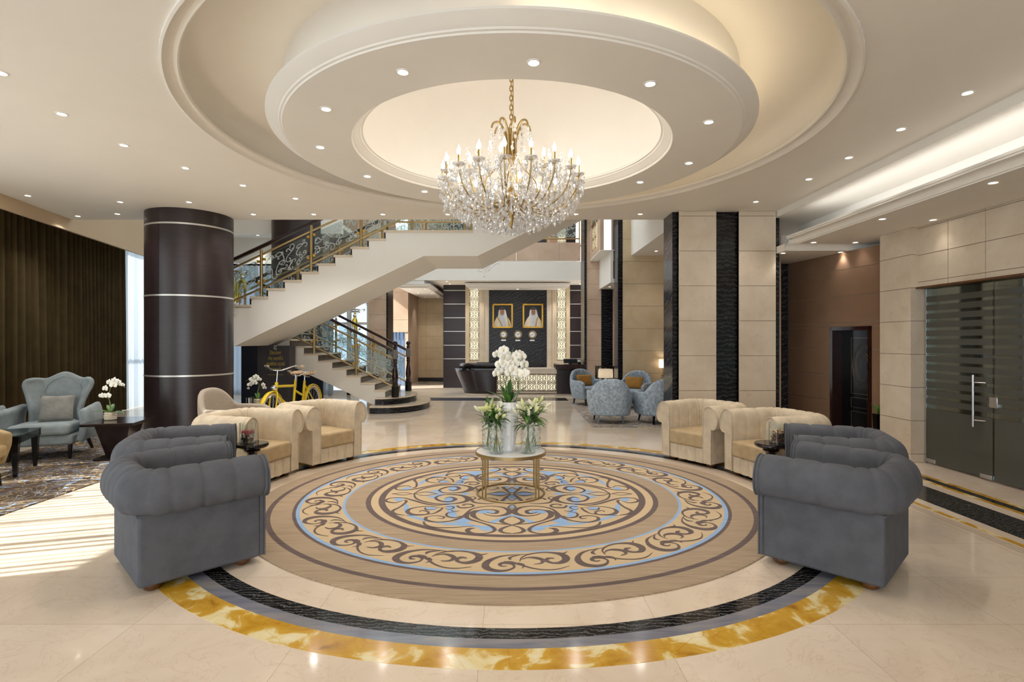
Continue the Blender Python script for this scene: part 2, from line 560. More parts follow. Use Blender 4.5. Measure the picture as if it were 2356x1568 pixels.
def lathe_c(name, prof, mat, label, n=160, sm=30):
    m = MB().lathe([(r, z) for r, z in prof], n, (0, D, 0))
    return struct(m.build(name, mat, smooth=sm), label)
lathe_c('trim_14', [(2.80, ZC), (2.80, ZC - .02), (2.785, ZC - .024), (2.775, ZC - .012), (2.765, ZC + .004), (2.74, ZC + .018), (2.72, ZC + .02), (2.705, ZC + .008), (2.695, ZC + .003), (2.683, ZC + .012), (2.68, ZC + .03), (2.70, ZC + .05), (2.78, ZC + .06)], MT['paint'], 'moulded rim of the round ceiling recess')
ZR = H + 2.21
lathe_c('ceiling_recess', [(2.74, ZC + .055), (2.76, ZC + .1), (2.75, ZR - .1), (2.70, ZR - .03), (2.62, ZR), (1.9, ZR)], MT['paint'], 'round recess of the ceiling', 160, 60)
lathe_c('ceiling_drum', [(1.99, ZR + .01), (1.99, ZS + .09), (2.115, ZS + .09), (2.13, ZS + .08), (2.13, ZS + .066), (2.115, ZS + .058), (2.095, ZS + .05), (2.06, ZS + .03), (2.035, ZS + .022), (2.028, ZS + .012), (2.012, ZS + .010), (2.006, ZS), (1.46, ZS), (1.455, ZS + .004), (1.45, ZS + .018), (1.43, ZS + .026), (1.40, ZS + .06), (1.385, ZS + .066), (1.378, ZS + .078), (1.362, ZS + .082), (1.36, ZS + .095), (1.375, ZS + .11)], MT['white'], 'round ceiling ring with crown moulding', 160, 30)
dome = [(1.375 * math.cos(t * PI / 2), ZS + .11 + .95 * math.sin(t * PI / 2)) for t in [i / 20 for i in range(21)]]
dome[-1] = (.001, dome[-1][1])
lathe_c('ceiling_dome', dome, MT['white'], 'shallow dome above the chandelier', 128, 60)

# ---- right hand ceiling: step, floating panel with crown, lower canopy
struct(MB().box(3.9, 3.93, -4, 8.02, ZC - .09, ZC + .2).build('trim_15', MT['white']), 'white step in the ceiling')
struct(MB().box(3.93, 6.2, -4, 9.6, ZC - .09, ZC - .02).build('ceiling_side', MT['paint']), 'ceiling of the side bay')
zp = H + 1.365
struct(MB().box(4.56, 6.2, -4, 8.55, zp + .08, ZC - .09).build('trim_16', MT['white']), 'white riser above the floating ceiling panel')
struct(MB().box(4.02, 6.2, -4, 7.56, zp, zp + .1).build('ceiling_panel', MT['paint']), 'floating ceiling panel along the glass wall')
def crown(sc=1.0):   # (outward, up) profile
    return [(0, 0), (.012 * sc, 0), (.012 * sc, .012 * sc), (.024 * sc, .016 * sc), (.03 * sc, .03 * sc), (.05 * sc, .055 * sc), (.085 * sc, .078 * sc), (.1 * sc, .082 * sc), (.1 * sc, .098 * sc), (.112 * sc, .102 * sc), (.112 * sc, .125 * sc), (0, .125 * sc)]
cr = crown()
m = MB()
n = len(cr)
st = [[(4.02 - a, -4, zp + b) for a, b in cr], [(4.02 - a, 7.56 + a, zp + b) for a, b in cr], [(6.2, 7.56 + a, zp + b) for a, b in cr]]
vs_ = [p for r_ in st for p in r_]
m.add(vs_, [(k * n + i, k * n + i + 1, (k + 1) * n + i + 1, (k + 1) * n + i) for k in range(2) for i in range(n - 1)])
struct(m.build('trim_17', MT['white'], smooth=35), 'crown moulding of the floating ceiling panel')
z2 = H + 1.29
struct(MB().box(3.9, 6.2, 7.7, 9.6, z2, z2 + .1).build('ceiling_canopy', MT['paint']), 'lower ceiling panel above the dark door')
m = MB()
st = [[(3.9, 7.7 - a, z2 + b * 1.1) for a, b in cr], [(6.2, 7.7 - a, z2 + b * 1.1) for a, b in cr]]
m.add([p for r_ in st for p in r_], [(i, i + 1, n + i + 1, n + i) for i in range(n - 1)])
struct(m.build('trim_18', MT['white'], smooth=35), 'crown moulding of the lower ceiling panel')
struct(MB().box(3.9, 6.2, 9.3, 9.6, z2, ZC).build('wall_behind', MT['paint']))

# ---- stone blocks helper
def blocks(name, mat, u0, u1, z0, z1, step, place, zoff=0., label=None, gap=.007, dep=.05, cols=1):
    """courses of stone with dark joints; place(u, d, z) puts it on its wall"""
    m = MB()
    def bx(a, b, c, d_, e, f, mi):
        vs_ = [place(u, d, z) for u in (a, b) for d in (c, d_) for z in (e, f)]
        m.add(vs_, [(0, 1, 3, 2), (4, 6, 7, 5), (0, 4, 5, 1), (2, 3, 7, 6), (0, 2, 6, 4), (1, 5, 7, 3)], mi)
    bx(u0, u1, .006, dep, z0, z1, 1)
    z = z0 + zoff - step
    us = [u0 + (u1 - u0) * i / cols for i in range(cols + 1)]
    while z < z1:
        a, b = max(z, z0), min(z + step, z1)
        if b - a > .012:
            for i in range(cols):
                bx(us[i] + (gap / 2 if i else 0), us[i + 1] - (gap / 2 if i < cols - 1 else 0), 0, dep, a + gap / 2, b - gap / 2, 0)
        z += step
    return struct(m.build(name, [mat, MT['joint']]), label)
def facing(yf): return lambda u, d, z: (u, yf + d, z)          # wall that faces the camera
def side_l(xf): return lambda u, d, z: (xf + d, u, z)          # wall that faces -X
def side_r(xf): return lambda u, d, z: (xf - d, u, z)          # wall that faces +X

# ---- near stone column (right of the hall)
m = MB().box(2.385, 3.975, 8.0, 8.46, 0, ZC)
struct(m.build('column_core', MT['black']), 'black veined marble core of the stone column')
struct(MB().quad((2.3845, 8.0, 0), (2.3845, 8.46, 0), (2.3845, 8.46, ZC), (2.3845, 8.0, ZC)).build('column_side', MT['greyside']), 'grey marble flank of the stone column')
zo = ZZ(898, 7.93)
blocks('column_face_1', MT['stone'], XX(1562, 7.93), XX(1648, 7.93), 0, ZC, .514, facing(7.93), zo % .514, 'left cream stone face of the column', dep=.07)
blocks('column_face_2', MT['stone'], XX(1700, 7.93), XX(1785, 7.93), 0, ZC, .514, facing(7.93), zo % .514, 'right cream stone face of the column', dep=.07)

# ---- right wall: header, pier, brown panels
m0 = blocks('wall_right', MT['stone'], -4, 6.5, 2.105, zp, .32, side_l(4.88), .06, 'cream stone wall above the glass door', dep=.25, cols=22)
struct(MB().box(5.14, 5.3, -4, .5, 0, 2.1).build('wall_right_near', MT['stone']))
struct(MB().box(1.6, 6.2, -4.1, -4, 0, 3.4).build('wall_front_unseen', MT['stone']))  # unseen wall behind the camera, added to darken the right side
struct(MB().box(4.86, 5.14, .5, 6.5, 2.085, 2.105).build('trim_19', MT['footwood']), 'brown strip under the stone header')
blocks('wall_pier', MT['stone'], 6.48, 7.02, 0, zp, .40, side_l(4.80), .1, 'side of the stone pier beside the glass door')
blocks('wall_pier_front', MT['stone'], 4.802, 5.1, 0, zp, .40, facing(6.478), .1, 'front of the stone pier beside the glass door', dep=.03)
wa, wb = Vector((4.94, 7.02, 0)), Vector((4.60, 9.1, 0))
wd = (wb - wa).normalized(); wn = Vector((wd.y, -wd.x, 0))     # wn points away from the hall
def brown_at(u, d, z): return tuple(wa + wd * u + wn * d + Vector((0, 0, z)))
LW = (wb - wa).length
DU0, DU1, DZ = .30, 1.05, 1.665                                 # the dark door
blocks('wall_brown', MT['brown'], 0, LW, DZ, 2.75, .385, brown_at, .06, 'brown panelled wall above the dark door', gap=.01)
blocks('wall_brown_near', MT['brown'], 0, DU0, 0, DZ, .385, brown_at, .19, 'brown panelled wall right of the dark door', gap=.01)
blocks('wall_brown_far', MT['brown'], DU1, LW, 0, DZ, .385, brown_at, .19, 'brown panelled wall left of the dark door', gap=.01)
struct(MB().box(4.44, 4.62, 9.0, 9.5, 0, 2.75).build('pier_dark', MT['greyside']), 'dark marble strip behind the column')
struct(MB().box(3.9, 4.5, 9.35, 9.5, 0, 2.75).build('wall_far_side', MT['brown']), 'brown wall behind the column')

# ---- dark door with gold inlay
def dbox(m, u0, u1, d0, d1, z0, z1, mi=0):
    vs_ = [brown_at(u, d, z) for u in (u0, u1) for d in (d0, d1) for z in (z0, z1)]
    m.add(vs_, [(0, 1, 3, 2), (4, 6, 7, 5), (0, 4, 5, 1), (2, 3, 7, 6), (0, 2, 6, 4), (1, 5, 7, 3)], mi)
door = empty('door_1', (0, 0, 0)); door['kind'] = 'structure'; door['label'] = 'dark door with thin gold circle inlay in the brown wall'
m = MB(); dbox(m, DU0, DU0 + .05, -.015, .22, 0, DZ); dbox(m, DU1 - .05, DU1, -.015, .22, 0, DZ); dbox(m, DU0, DU1, -.015, .22, DZ - .05, DZ)
m.build('door_frame', MT['mahog'], door)
m = MB(); dbox(m, DU0 + .05, DU1 - .05, .15, .2, 0, DZ - .05)
leaf = m.build('door_leaf', MT['black_lacq'], door)
m = MB()
ua, ub = DU0 + .10, DU0 + .52
for (z0, z1) in ((.70, 1.50), (.50, .64), (.08, .44)):
    dbox(m, ua, ub, .145, .15, z0, z0 + .005); dbox(m, ua, ub, .145, .15, z1, z1 + .005)
    dbox(m, ua, ua + .006, .145, .15, z0, z1); dbox(m, ub, ub + .006, .145, .15, z0, z1)
for r in (.10, .125, .18, .2):
    m.tube([brown_at((ua + ub) / 2 + r * .95 * math.cos(a), .147, 1.1 + 1.6 * r * math.sin(a)) for a in [2 * PI * i / 48 for i in range(48)]], .0022, 5, closed=True)
m.build('gold_inlay', MT['bronze'], door)
struct(MB().box(5.0, 5.3, 7.0, 9.3, 0, 2.75).build('wall_backing', MT['black_lacq']))

# ---- glass door and frosted bands
gx = 4.97
door = empty('door_2', (gx, 0, 0)); door['kind'] = 'structure'; door['label'] = 'glass doors with frosted horizontal bands in a stone wall'
def bands(y0, y1, name, par):
    m = MB().box(-.006, .006, y0, y1, .02, 2.085)
    g = m.build(name, MT['smoke'], par)
    m = MB()
    zz = [(.025, .66)]
    z = .71
    while z < 2.0:
        zz.append((z, z + .066)); z += .101
    for a, b in zz: m.box(-.0085, -.0065, y0 + .004, y1 - .004, a, b)
    m.build('frosted_film', MT['frost'], g)
    return g
bands(5.55, 6.44, 'glass_leaf', door)
bands(.5, 5.53, 'glass_panel', door)
m = MB().tube([(-.07, 5.72, .55), (-.07, 5.72, 1.1)], .013, 12)
for z in (.62, 1.02): m.tube([(-.07, 5.72, z), (-.006, 5.64, z)], .008, 8)
m.build('door_handle', MT['steel'], door, smooth=40)
MB().box(-.016, .016, 5.56, 5.70, .02, .065).build('door_clamp', MT['steel'], door, bevel=.003)
MB().box(-.016, .016, 6.30, 6.44, .02, .065).build('door_clamp', MT['steel'], door, bevel=.003)
MB().box(-.02, .016, 5.49, 5.585, .77, .88).build('door_lock', MT['steel'], door, bevel=.004)
MB().box(-.012, .012, 6.44, 6.46, .0, 2.1).build('side_channel', MT['steel'], door)
# room behind the glass: dim, with a few things on its walls
struct(MB().box(7.6, 7.7, 0, 8, 0, 2.6).build('wall_room_far', MT['brown2']), 'far wall of the room behind the glass')
struct(MB().box(5.1, 7.7, 6.55, 6.65, 0, 2.6).build('wall_room_side', MT['brown2']), 'side wall of the room behind the glass')
struct(MB().box(5.1, 7.7, 0, 7, 2.6, 2.7).build('ceiling_room', MT['paint']), 'ceiling of the room behind the glass')
struct(MB().box(7.45, 7.6, 2.0, 6.5, 0, 1.38).build('trim_20', MT['wenge']), 'dark wood dado in the room behind the glass')
fr = empty('gilt_panel', (7.58, 4.4, 1.76), 0, 'gilt framed panel on the wall behind the frosted glass door', 'picture')
MB().box(-.03, 0, -.75, .75, -.2, .2).build('panel_face', MT['gold'], fr, bevel=.01)
MB().box(-.045, -.03, -.25, .75, -.07, .07).build('panel_center', MT['mahog'], fr)
gl = empty('blue_globe', (6.6, 6.05, 0), 0, 'dark blue globe on a stand behind the glass door', 'globe')
MB().ball((0, 0, 1.25), .17, 24, 16).build('sphere', MT['navy'], gl, smooth=60)
MB().lathe([(.14, 0), (.14, .02), (.02, .05), (.02, 1.09)], 20, cap=True).build('stand', MT['black_lacq'], gl, smooth=40)
pc = empty('purple_print', (5.75, 6.54, 1.27), 0, 'small purple print on the wall behind the glass door', 'picture')
MB().box(-.09, .09, -.012, 0, -.07, .07).build('print_face', plain('purple_print_paint', '#5a4a86', .5, var=.3, scale=30), pc)
MB().box(-.1, .1, -.006, .001, -.08, .08).build('print_frame', MT['whitecer'], pc)

# ---- left wall: window bays, fascia
LA, LB = Vector((-6.62, 6.89, 0)), Vector((-8.30, 14.9, 0))
ld = (LB - LA).normalized(); ln_ = Vector((-ld.y, ld.x, 0))      # outward (to the left)
def left_at(u, d, z): return tuple(LA + ld * u + ln_ * d + Vector((0, 0, z)))
def lbox(m, u0, u1, d0, d1, z0, z1, mi=0):
    vs_ = [left_at(u, d, z) for u in (u0, u1) for d in (d0, d1) for z in (z0, z1)]
    m.add(vs_, [(0, 1, 3, 2), (4, 6, 7, 5), (0, 4, 5, 1), (2, 3, 7, 6), (0, 2, 6, 4), (1, 5, 7, 3)], mi)
ZV, ZK = 3.19, 3.6
m = MB(); lbox(m, -11, 1.63, 0, .05, ZV, ZC + .9); lbox(m, 1.63, 8.2, 0, .05, ZV, 6.4)
struct(m.build('wall_left', MT['beige']), 'beige wall above the curtains')
m = MB(); lbox(m, -11, 8.2, .05, 1.0, ZK, ZK + .06)
struct(m.build('ceiling_pocket', MT['paint']), 'curtain pocket of the left wall')
win = empty('window_1'); win['kind'] = 'structure'; win['label'] = 'tall window behind the curtains on the left'
m = MB()
for u in [x * 1.3 - 9.8 for x in range(15)]: lbox(m, u - .03, u + .03, .78, .84, 0, ZK)
lbox(m, -11, 8.2, .78, .84, 0, .1); lbox(m, -11, 8.2, .78, .84, ZK - .1, ZK); lbox(m, -11, 8.2, .79, .83, 1.18, 1.24)
m.build('window_frame', MT['white'], win)
m = MB(); lbox(m, -11, 8.2, .805, .81, .1, ZK - .1)
m.build('window_glass', MT['glass'], win)
m = MB(); lbox(m, 3.2, 8.2, -.3, .78, 0, .012)
struct(m.build('floor_ledge', MT['tread']), 'pale floor by the window')

# ---- atrium: rear walls
ZT = 6.4
YB = 14.6
# left rear: window, pilaster, corridor
win = empty('window_2'); win['kind'] = 'structure'; win['label'] = 'tall bright window behind the staircase'
m = MB()
for px in (520, 600, 680, 742, 760, 802, 848): x = XX(px, YB); m.box(x - .05, x + .05, YB, YB + .1, 0, 3.5)
m.box(-8.4, -3.85, YB, YB + .1, 3.45, 3.55); m.box(-8.4, -3.85, YB, YB + .1, 0, .12); m.box(-8.4, -3.85, YB + .02, YB + .08, 1.9, 1.97)
m.build('window_frame', MT['white'], win)
MB().box(-8.4, -3.85, YB + .05, YB + .056, .1, 3.5).build('window_glass', MT['winglass'], win)
struct(MB().box(-8.6, -4.95, YB, YB + .2, 3.5, ZT).build('wall_back_left', MT['paint']), 'beige wall above the rear window')
struct(MB().box(-4.95, -3.2, YB - .02, YB + .2, 3.5, ZT).build('wall_back_brown', MT['brown2']), 'brown wall above the rear window')
blocks('wall_back_pilaster', MT['stoneP'], XX(849, YB), XX(890, YB), 0, 5, .414, facing(YB - .05), .1, 'pale stone pilaster left of the corridor')
struct(MB().box(XX(890, YB), XX(893.5, YB), YB - .06, YB + .6, 0, 5).build('wall_back_strip', MT['black']), 'black marble edge of the pilaster')
blocks('wall_corridor', MT['stoneP'], XX(885, 17.5), XX(939, 17.5), 1.745, 3.3, .9, facing(17.5), .4, 'rose stone wall above the corridor window', cols=1)
struct(MB().box(XX(932, 17.5), XX(939, 17.5) - .002, 17.52, 19.4, 0, 3.3).build('wall_corridor_side', MT['stoneP']), 'corner of the corridor wall')
win = empty('window_3', (0, 17.6, 0)); win['kind'] = 'structure'; win['label'] = 'blue window at the end of the corridor'
m = MB()
for px in (904, 911, 919, 928, 936): m.box(XX(px, 17.6) - .018, XX(px, 17.6) + .018, 0, .05, 0, 1.75)
m.build('window_frame', plain('blue_grey_frame', '#6d7f97', .5), win)
MB().box(-4.0, -3.38, .02, .026, 0, 1.75).build('window_glass', clear('blue_tinted_glass', '#a3b4c8', .05, diff=.35, diffc='#8595ab'), win)
blocks('wall_back_recess', MT['stoneY'], XX(940, 19.4), XX(1060, 19.4), .14, 3.3, .414, facing(19.4), .25, 'honey stone wall left of the reception', cols=3)
struct(MB().box(XX(940, 19.4), XX(1060, 19.4), 19.37, 19.42, 0, .14).build('baseboard_back', MT['black_lacq']), 'black baseboard of the recess')
# reception wall
YR = 16.8
def wx(px): return XX(px, YR)
zw = 3.21
struct(MB().box(wx(1071), wx(1125), YR, YR + .3, 0, zw).box(wx(1258), wx(1311), YR, YR + .3, 0, zw).build('wall_reception', MT['stone']), 'cream stone sides of the reception wall')
struct(MB().box(wx(1111), wx(1114), YR - .03, YR, 0, zw).box(wx(1271), wx(1274), YR - .03, YR, 0, zw).box(wx(1071), wx(1079.5), YR - .05, YR, 0, zw).box(wx(1302.5), wx(1311), YR - .05, YR, 0, zw).build('trim_21', MT['stoneY']), 'narrow stone pilasters beside the lattices')
struct(MB().box(wx(1125), wx(1258), YR - .02, YR + .3, 0, zw).build('wall_marble', MT['blackd']), 'black veined marble panel behind the reception')
def wenge_wall(name, x0, x1, label):
    m = MB().box(x0, x1, YR + .01, YR + .4, 0, zw)
    for py in (667.6, 699, 730.5, 762, 793.6, 825):
        z = ZZ(py, YR)
        m.box(x0, x1, YR, YR + .02, z - .011, z + .011, 1)
    return struct(m.build(name, [MT['wenge'], MT['silver']]), label)
m = wenge_wall('wall_wood_left', wx(1020), wx(1071), 'dark wood panels with silver lines left of the reception')
wenge_wall('wall_wood_right', wx(1311), wx(1352), 'dark wood panels with silver lines right of the reception')
struct(MB().box(wx(1020), wx(1020) + .02, YR, 19.4, 0, zw).build('wall_wood_return', MT['wenge']), 'dark wood return of the panelled wall')
struct(MB().box(-3.6, 2.5, 15.6, 20, zw, zw + .1).build('ceiling_reception', MT['paint']), 'ceiling above the reception')
# mezzanine edge
struct(MB().box(-3.6, 1.99, 15.5, 15.62, zw, ZZ(601, 15.5)).build('wall_fascia', MT['white']), 'plain band of the mezzanine edge')
xs = [-3.6 + i * .62 for i in range(10)]
m = MB()
for i in range(9): m.box(xs[i] + .003, xs[i + 1] - .003, 15.5, 15.62, ZZ(599.5, 15.5), ZZ(557.5, 15.5))
struct(m.build('wall_fascia_stone', MT['stoneP']), 'rose stone band of the mezzanine edge')
struct(MB().box(-3.6, 2.0, 15.62, 20, ZZ(557.5, 15.5) - .1, ZZ(557.5, 15.5) - .04).build('floor_mezzanine', MT['tread']))
YU = 18.6
m = MB().box(-3.6, 2.2, YU, YU + .2, 4.2, 7.5)
struct(m.build('wall_upper', MT['brown2']), 'brown wall of the mezzanine')
m = MB()
for a, b in ((wx(1230), wx(1266)), (wx(1310), wx(1340)), (-2.2, -1.6)): m.box(a, b, YU - .05, YU, 4.2, 7.2)
struct(m.build('wall_upper_dark', MT['wengeflat']), 'dark panels of the mezzanine wall')
# canopies with crown under the reception ceiling
def canopy(name, x0, x1, y0, y1, z, zt, label, inset=.12, cs=.9):
    r = empty(name); r['kind'] = 'structure'; r['label'] = label
    m = MB().box(x0 + inset, x1 - inset, y0 + inset, y1, z + .02, zt)
    m.box(x0, x1, y0, y1, z, z + .06)
    m.build('panel', MT['white'], r)
    c = crown(cs); n = len(c)
    st = [[(x0 - a, y1, z + b) for a, b in c], [(x0 - a, y0 - a, z + b) for a, b in c], [(x1 + a, y0 - a, z + b) for a, b in c], [(x1 + a, y1, z + b) for a, b in c]]
    m = MB().add([p for q in st for p in q], [(k * n + i, k * n + i + 1, (k + 1) * n + i + 1, (k + 1) * n + i) for k in range(3) for i in range(n - 1)])
    m.build('crown_moulding', MT['white'], r, smooth=35)
canopy('canopy_1', -3.22, -2.43, 15.42, 19.3, 2.98, zw, 'white ceiling panel with crown moulding left of the reception', .1, .9)
canopy('canopy_2', XX(1078, 16.0), XX(1304, 16.0), 16.05, YR, 3.045, zw, 'white canopy with crown moulding over the reception', .1, 1.1)

# ---- right rear piers of the atrium
YA = 14.6
struct(MB().box(XX(1344, YA), XX(1349, YA), YA - .05, 15.3, 0, ZT).build('pier_black', MT['black']), 'black marble edge right of the reception')
blocks('wall_back_right', MT['stoneP'], XX(1349, YA), XX(1383, YA), 0, ZT, .414, facing(YA - .02), .1, 'pale stone wall right of the reception')
struct(MB().box(XX(1383, YA), XX(1409, YA), YA - .03, YA + .2, 0, 2.86).build('wall_dark_panel', MT['black']), 'black marble panel right of the reception')
struct(MB().box(XX(1409, YA), 4.5, YA - .02, YA + .2, 0, ZT).build('wall_back_far', MT['stoneP']), 'pale stone wall behind the blue chairs')
struct(MB().box(2.36, 4.2, 12.87, YA, 2.86, 2.95).box(2.361, 2.42, 12.88, YA, 2.95, 3.62).build('ceiling_alcove', MT['white']), 'low white ceiling right of the reception')
struct(MB().box(2.11, 4.2, 12.87, YA, 3.62, 3.639).build('ceiling_balcony', MT['white']), 'underside of the side balcony')
struct(MB().box(2.11, 2.2, 12.87, YA, 3.64, 4.42).build('wall_balcony', MT['stoneP']), 'stone parapet of the side balcony')
YP = 12.4
struct(MB().box(XX(1422, YP), XX(1432.5, YP), YP, 12.87, 0, ZT).build('pier_black_near', MT['black']), 'black marble edge of the pier behind the blue chairs')
struct(MB().quad((XX(1422, YP) - .001, YP, 0), (XX(1422, YP) - .001, 12.87, 0), (XX(1422, YP) - .001, 12.87, ZT), (XX(1422, YP) - .001, YP, ZT)).build('pier_flank', MT['greyside']), 'grey marble flank of the pier')
blocks('wall_pier_far', MT['stoneY'], XX(1432.5, YP), 4.2, 0, ZT, .514, facing(YP - .02), ZZ(858, YP) % .514, 'honey stone pier behind the blue chairs')
struct(MB().box(2.74, 4.2, 8.5, YP - .02, 3.42, 3.5).box(2.74, 2.82, 8.5, YP - .02, 3.5, ZT).build('wall_bulkhead', MT['white']), 'white bulkhead right of the atrium')
struct(MB().box(4.2, 4.3, 8.6, 15, 0, ZT).build('wall_atrium_right', MT['stoneP']))

# ---- round wood columns
def round_col(name, x, y, r, z1, label):
    o = empty(name, (x, y, 0)); o['kind'] = 'structure'; o['label'] = label
    m = MB()
    for k in range(3):
        a0 = .35 + k * 2 * PI / 3
        m.lathe([(r, 0), (r, z1)], 26, a0=a0 + .003, a1=a0 + 2 * PI / 3 - .003)
    m.lathe([(r - .006, 0), (r - .006, z1)], 64, mi=0)
    m.build('shaft', MT['wenge'], o, smooth=40)
    for z in (.955, 2.12, 3.155):
        MB().lathe([(r - .002, z - .012), (r + .004, z - .012), (r + .004, z + .012), (r - .002, z + .012)], 72).build('silver_band', MT['silver'], o, smooth=40)
    return o
round_col('column_1', -4.955, 8.29, .593, ZC, 'round dark wood column with silver bands')
round_col('column_2', -5.30, 13.3, .593, 6.0, 'second round dark wood column behind the staircase')
struct(MB().box(-8.6, -4.2, 13.4, YB, 4.25, 4.35).build('ceiling_corner', MT['paint']), 'low ceiling behind the staircase')
struct(MB().box(-6.9, -4.2, 13.25, 13.4, 4.1, 4.9).build('trim_22', MT['paint']), 'ceiling beam behind the staircase')
# unseen roof and upper wall over the atrium, put in to stop direct sun
struct(MB().box(-8.8, 4.3, 8.5, 8.55, ZC + .88, 6.5).build('wall_sun_block', MT['white']))
struct(MB().box(-8.6, 4.3, 8.5, 20, 6.4, 6.5).build('ceiling_atrium', MT['white']), 'unseen high ceiling over the staircase hall')
# ================================================================ scrollwork generators
def euler(A=5.5, p=1.0, S_=True, n=26):
    pts, x, y = [], 0., 0.
    for i in range(n + 1):
        s_ = -1 + 2 * i / n
        th = A * abs(s_) ** (p + 1) * (1 if S_ else math.copysign(1, s_))
        if i: x += math.cos(th) * 2 / n; y += math.sin(th) * 2 / n
        pts.append((x, y))
    xs = [q[0] for q in pts]; ys = [q[1] for q in pts]
    cx, cy = (max(xs) + min(xs)) / 2, (max(ys) + min(ys)) / 2
    sc = 1 / max(max(xs) - min(xs), max(ys) - min(ys))
    return [((q[0] - cx) * sc, (q[1] - cy) * sc) for q in pts]
E_S, E_C, E_S2, E_C2 = euler(5.4, 1.0), euler(4.6, 1.1, False), euler(4.2, 1.4), euler(6.0, .8, False)
def xform(pts, a, sx, sy, tx, ty):
    c, s_ = math.cos(a), math.sin(a)
    return [(tx + (q[0] * c - q[1] * s_) * sx, ty + (q[0] * s_ + q[1] * c) * sy) for q in pts]
def scroll_fill(m, L, Hh, to3, rng, cell=.2, w=.0135):
    nx, ny = max(1, round(L / cell)), max(1, round(Hh / cell))
    dx, dy = L / nx, Hh / ny
    for i in range(nx):
        for j in range(ny):
            for k in range(2):
                e = rng.choice((E_S, E_C, E_S, E_C2))
                sc = min(dx, dy) * rng.uniform(.85, 1.25) * (1 if k == 0 else .6)
                x, y = (i + rng.uniform(.25, .75)) * dx, (j + rng.uniform(.25, .75)) * dy
                pts = xform(e, rng.uniform(0, 2 * PI), sc, sc, x, y)
                ox = max(0, .01 - min(q[0] for q in pts)) + min(0, L - .01 - max(q[0] for q in pts))
                oy = max(0, .01 - min(q[1] for q in pts)) + min(0, Hh - .01 - max(q[1] for q in pts))
                pts = [(q[0] + ox, q[1] + oy) for q in pts]
                if max(q[1] for q in pts) > Hh or max(q[0] for q in pts) > L or min(q[1] for q in pts) < 0: continue
                dd = 1.5e-4 * ((i * 7 + j * 3 + k * 5) % 11)
                m.ribbon(pts, [w, w * 1.1, w], lambda a, b: (lambda p: (p[0] - dd * .3, p[1] - dd, p[2]))(to3(a, b)), n=1)
def lattice(m, x0, x1, z0, z1, y, w=.016, cw=None, mi=0):
    """mirrored arabesque repeated in a grid"""
    W_, H_ = x1 - x0, z1 - z0
    nx = max(1, round(W_ / cw)) if cw else 1
    ux = W_ / nx
    ny = max(1, round(H_ / (ux * 1.05)))
    uy = H_ / ny
    t3 = lambda x, z: (x, y, z)
    for i in range(nx):
        for j in range(ny):
            cx, cy = x0 + (i + .5) * ux, z0 + (j + .5) * uy
            for sx in (-1, 1):
                for sy in (-1, 1):
                    q = lambda e, a, s_, tx, ty: [(cx + sx * p[0] * ux, cy + sy * p[1] * uy) for p in xform(e, a, s_, s_, tx, ty)]
                    m.ribbon(q(E_S, .5, .36, .24, .27), [w * .7, w, w * .7], t3, mi, 1)
                    m.ribbon(q(E_C, 1.7, .24, .38, .12), [w * .6, w, w * .6], t3, mi, 1)
                    m.ribbon(q(E_C2, -.4, .2, .12, .42), [w * .6, w * .9, w * .6], t3, mi, 1)
                    m.ribbon([(cx, cy + sy * .04 * uy), (cx + sx * .14 * ux, cy + sy * .11 * uy), (cx + sx * .1 * ux, cy + sy * .24 * uy), (cx, cy + sy * .30 * uy)], [w * .7] * 4, t3, mi, 4)
                    m.ribbon([(cx + sx * .5 * ux, cy + sy * .30 * uy), (cx + sx * .40 * ux, cy + sy * .38 * uy), (cx + sx * .42 * ux, cy + sy * .5 * uy)], [w * .8] * 3, t3, mi, 4)
    m.box(x0, x1, y - .001, y + .004, z0, z0 + w, mi); m.box(x0, x1, y - .001, y + .004, z1 - w, z1, mi)
    m.box(x0, x0 + w * .8, y - .001, y + .004, z0, z1, mi); m.box(x1 - w * .8, x1, y - .001, y + .004, z0, z1, mi)

# ================================================================ staircase
Y1, Y2, Y3 = 9.45, 11.12, 12.58
stair = empty('staircase', (0, 0, 0), 0, 'white two-flight staircase climbing across the back of the lobby', 'staircase')
UX = [XX(539.5 + 38.65 * i, Y1) for i in range(10)]
UZ = [2.096 + .1451 * i for i in range(10)]
ZL = 1.951                                   # half landing
# body of the upper flight (one white slab) with its stepped top and sloping underside
poly = [(-6.25, ZL - .04), (UX[0], ZL - .04)]
for i in range(9): poly += [(UX[i], UZ[i] - .04), (UX[i + 1], UZ[i] - .04)]
xe = XX(1088, Y1)
poly += [(UX[9], UZ[9] - .04), (xe, UZ[9] - .04), (xe, 4.3), (XX(1500, Y1), 5.75)]
poly += [(XX(1500, Y1), ZZ(589 - .489 * 401, Y1)), (XX(1098.7, Y1), ZZ(588.5, Y1)), (XX(975, Y1), ZZ(588.5, Y1)), (XX(540, Y1), ZZ(796, Y1)), (XX(528, Y1), 1.37), (-6.25, 1.37)]
MB().prism(poly, 'y', Y1, Y2).build('upper_flight', MT['white'], stair)
MB().box(-6.25, -5.46, Y2, Y3, 1.37, ZL - .04).build('half_landing', MT['white'], stair)
for i in range(9):
    MB().box(UX[i] - .025, UX[i + 1] + .005, Y1 - .02, Y2, UZ[i] - .04, UZ[i]).build('tread', MT['tread'], stair, bevel=.004)
    MB().box(UX[i + 1] - .03, UX[i + 1], Y1 + .004, Y2 - .01, UZ[i], UZ[i] + .106).build('riser', MT['greyside'], stair)
MB().box(UX[9] - .025, xe, Y1 - .02, Y2, UZ[9] - .04, UZ[9]).build('landing_slab', MT['tread'], stair)
MB().box(-6.25, UX[0] + .005, Y1 - .02, Y3, ZL - .04, ZL).build('landing_slab', MT['tread'], stair)
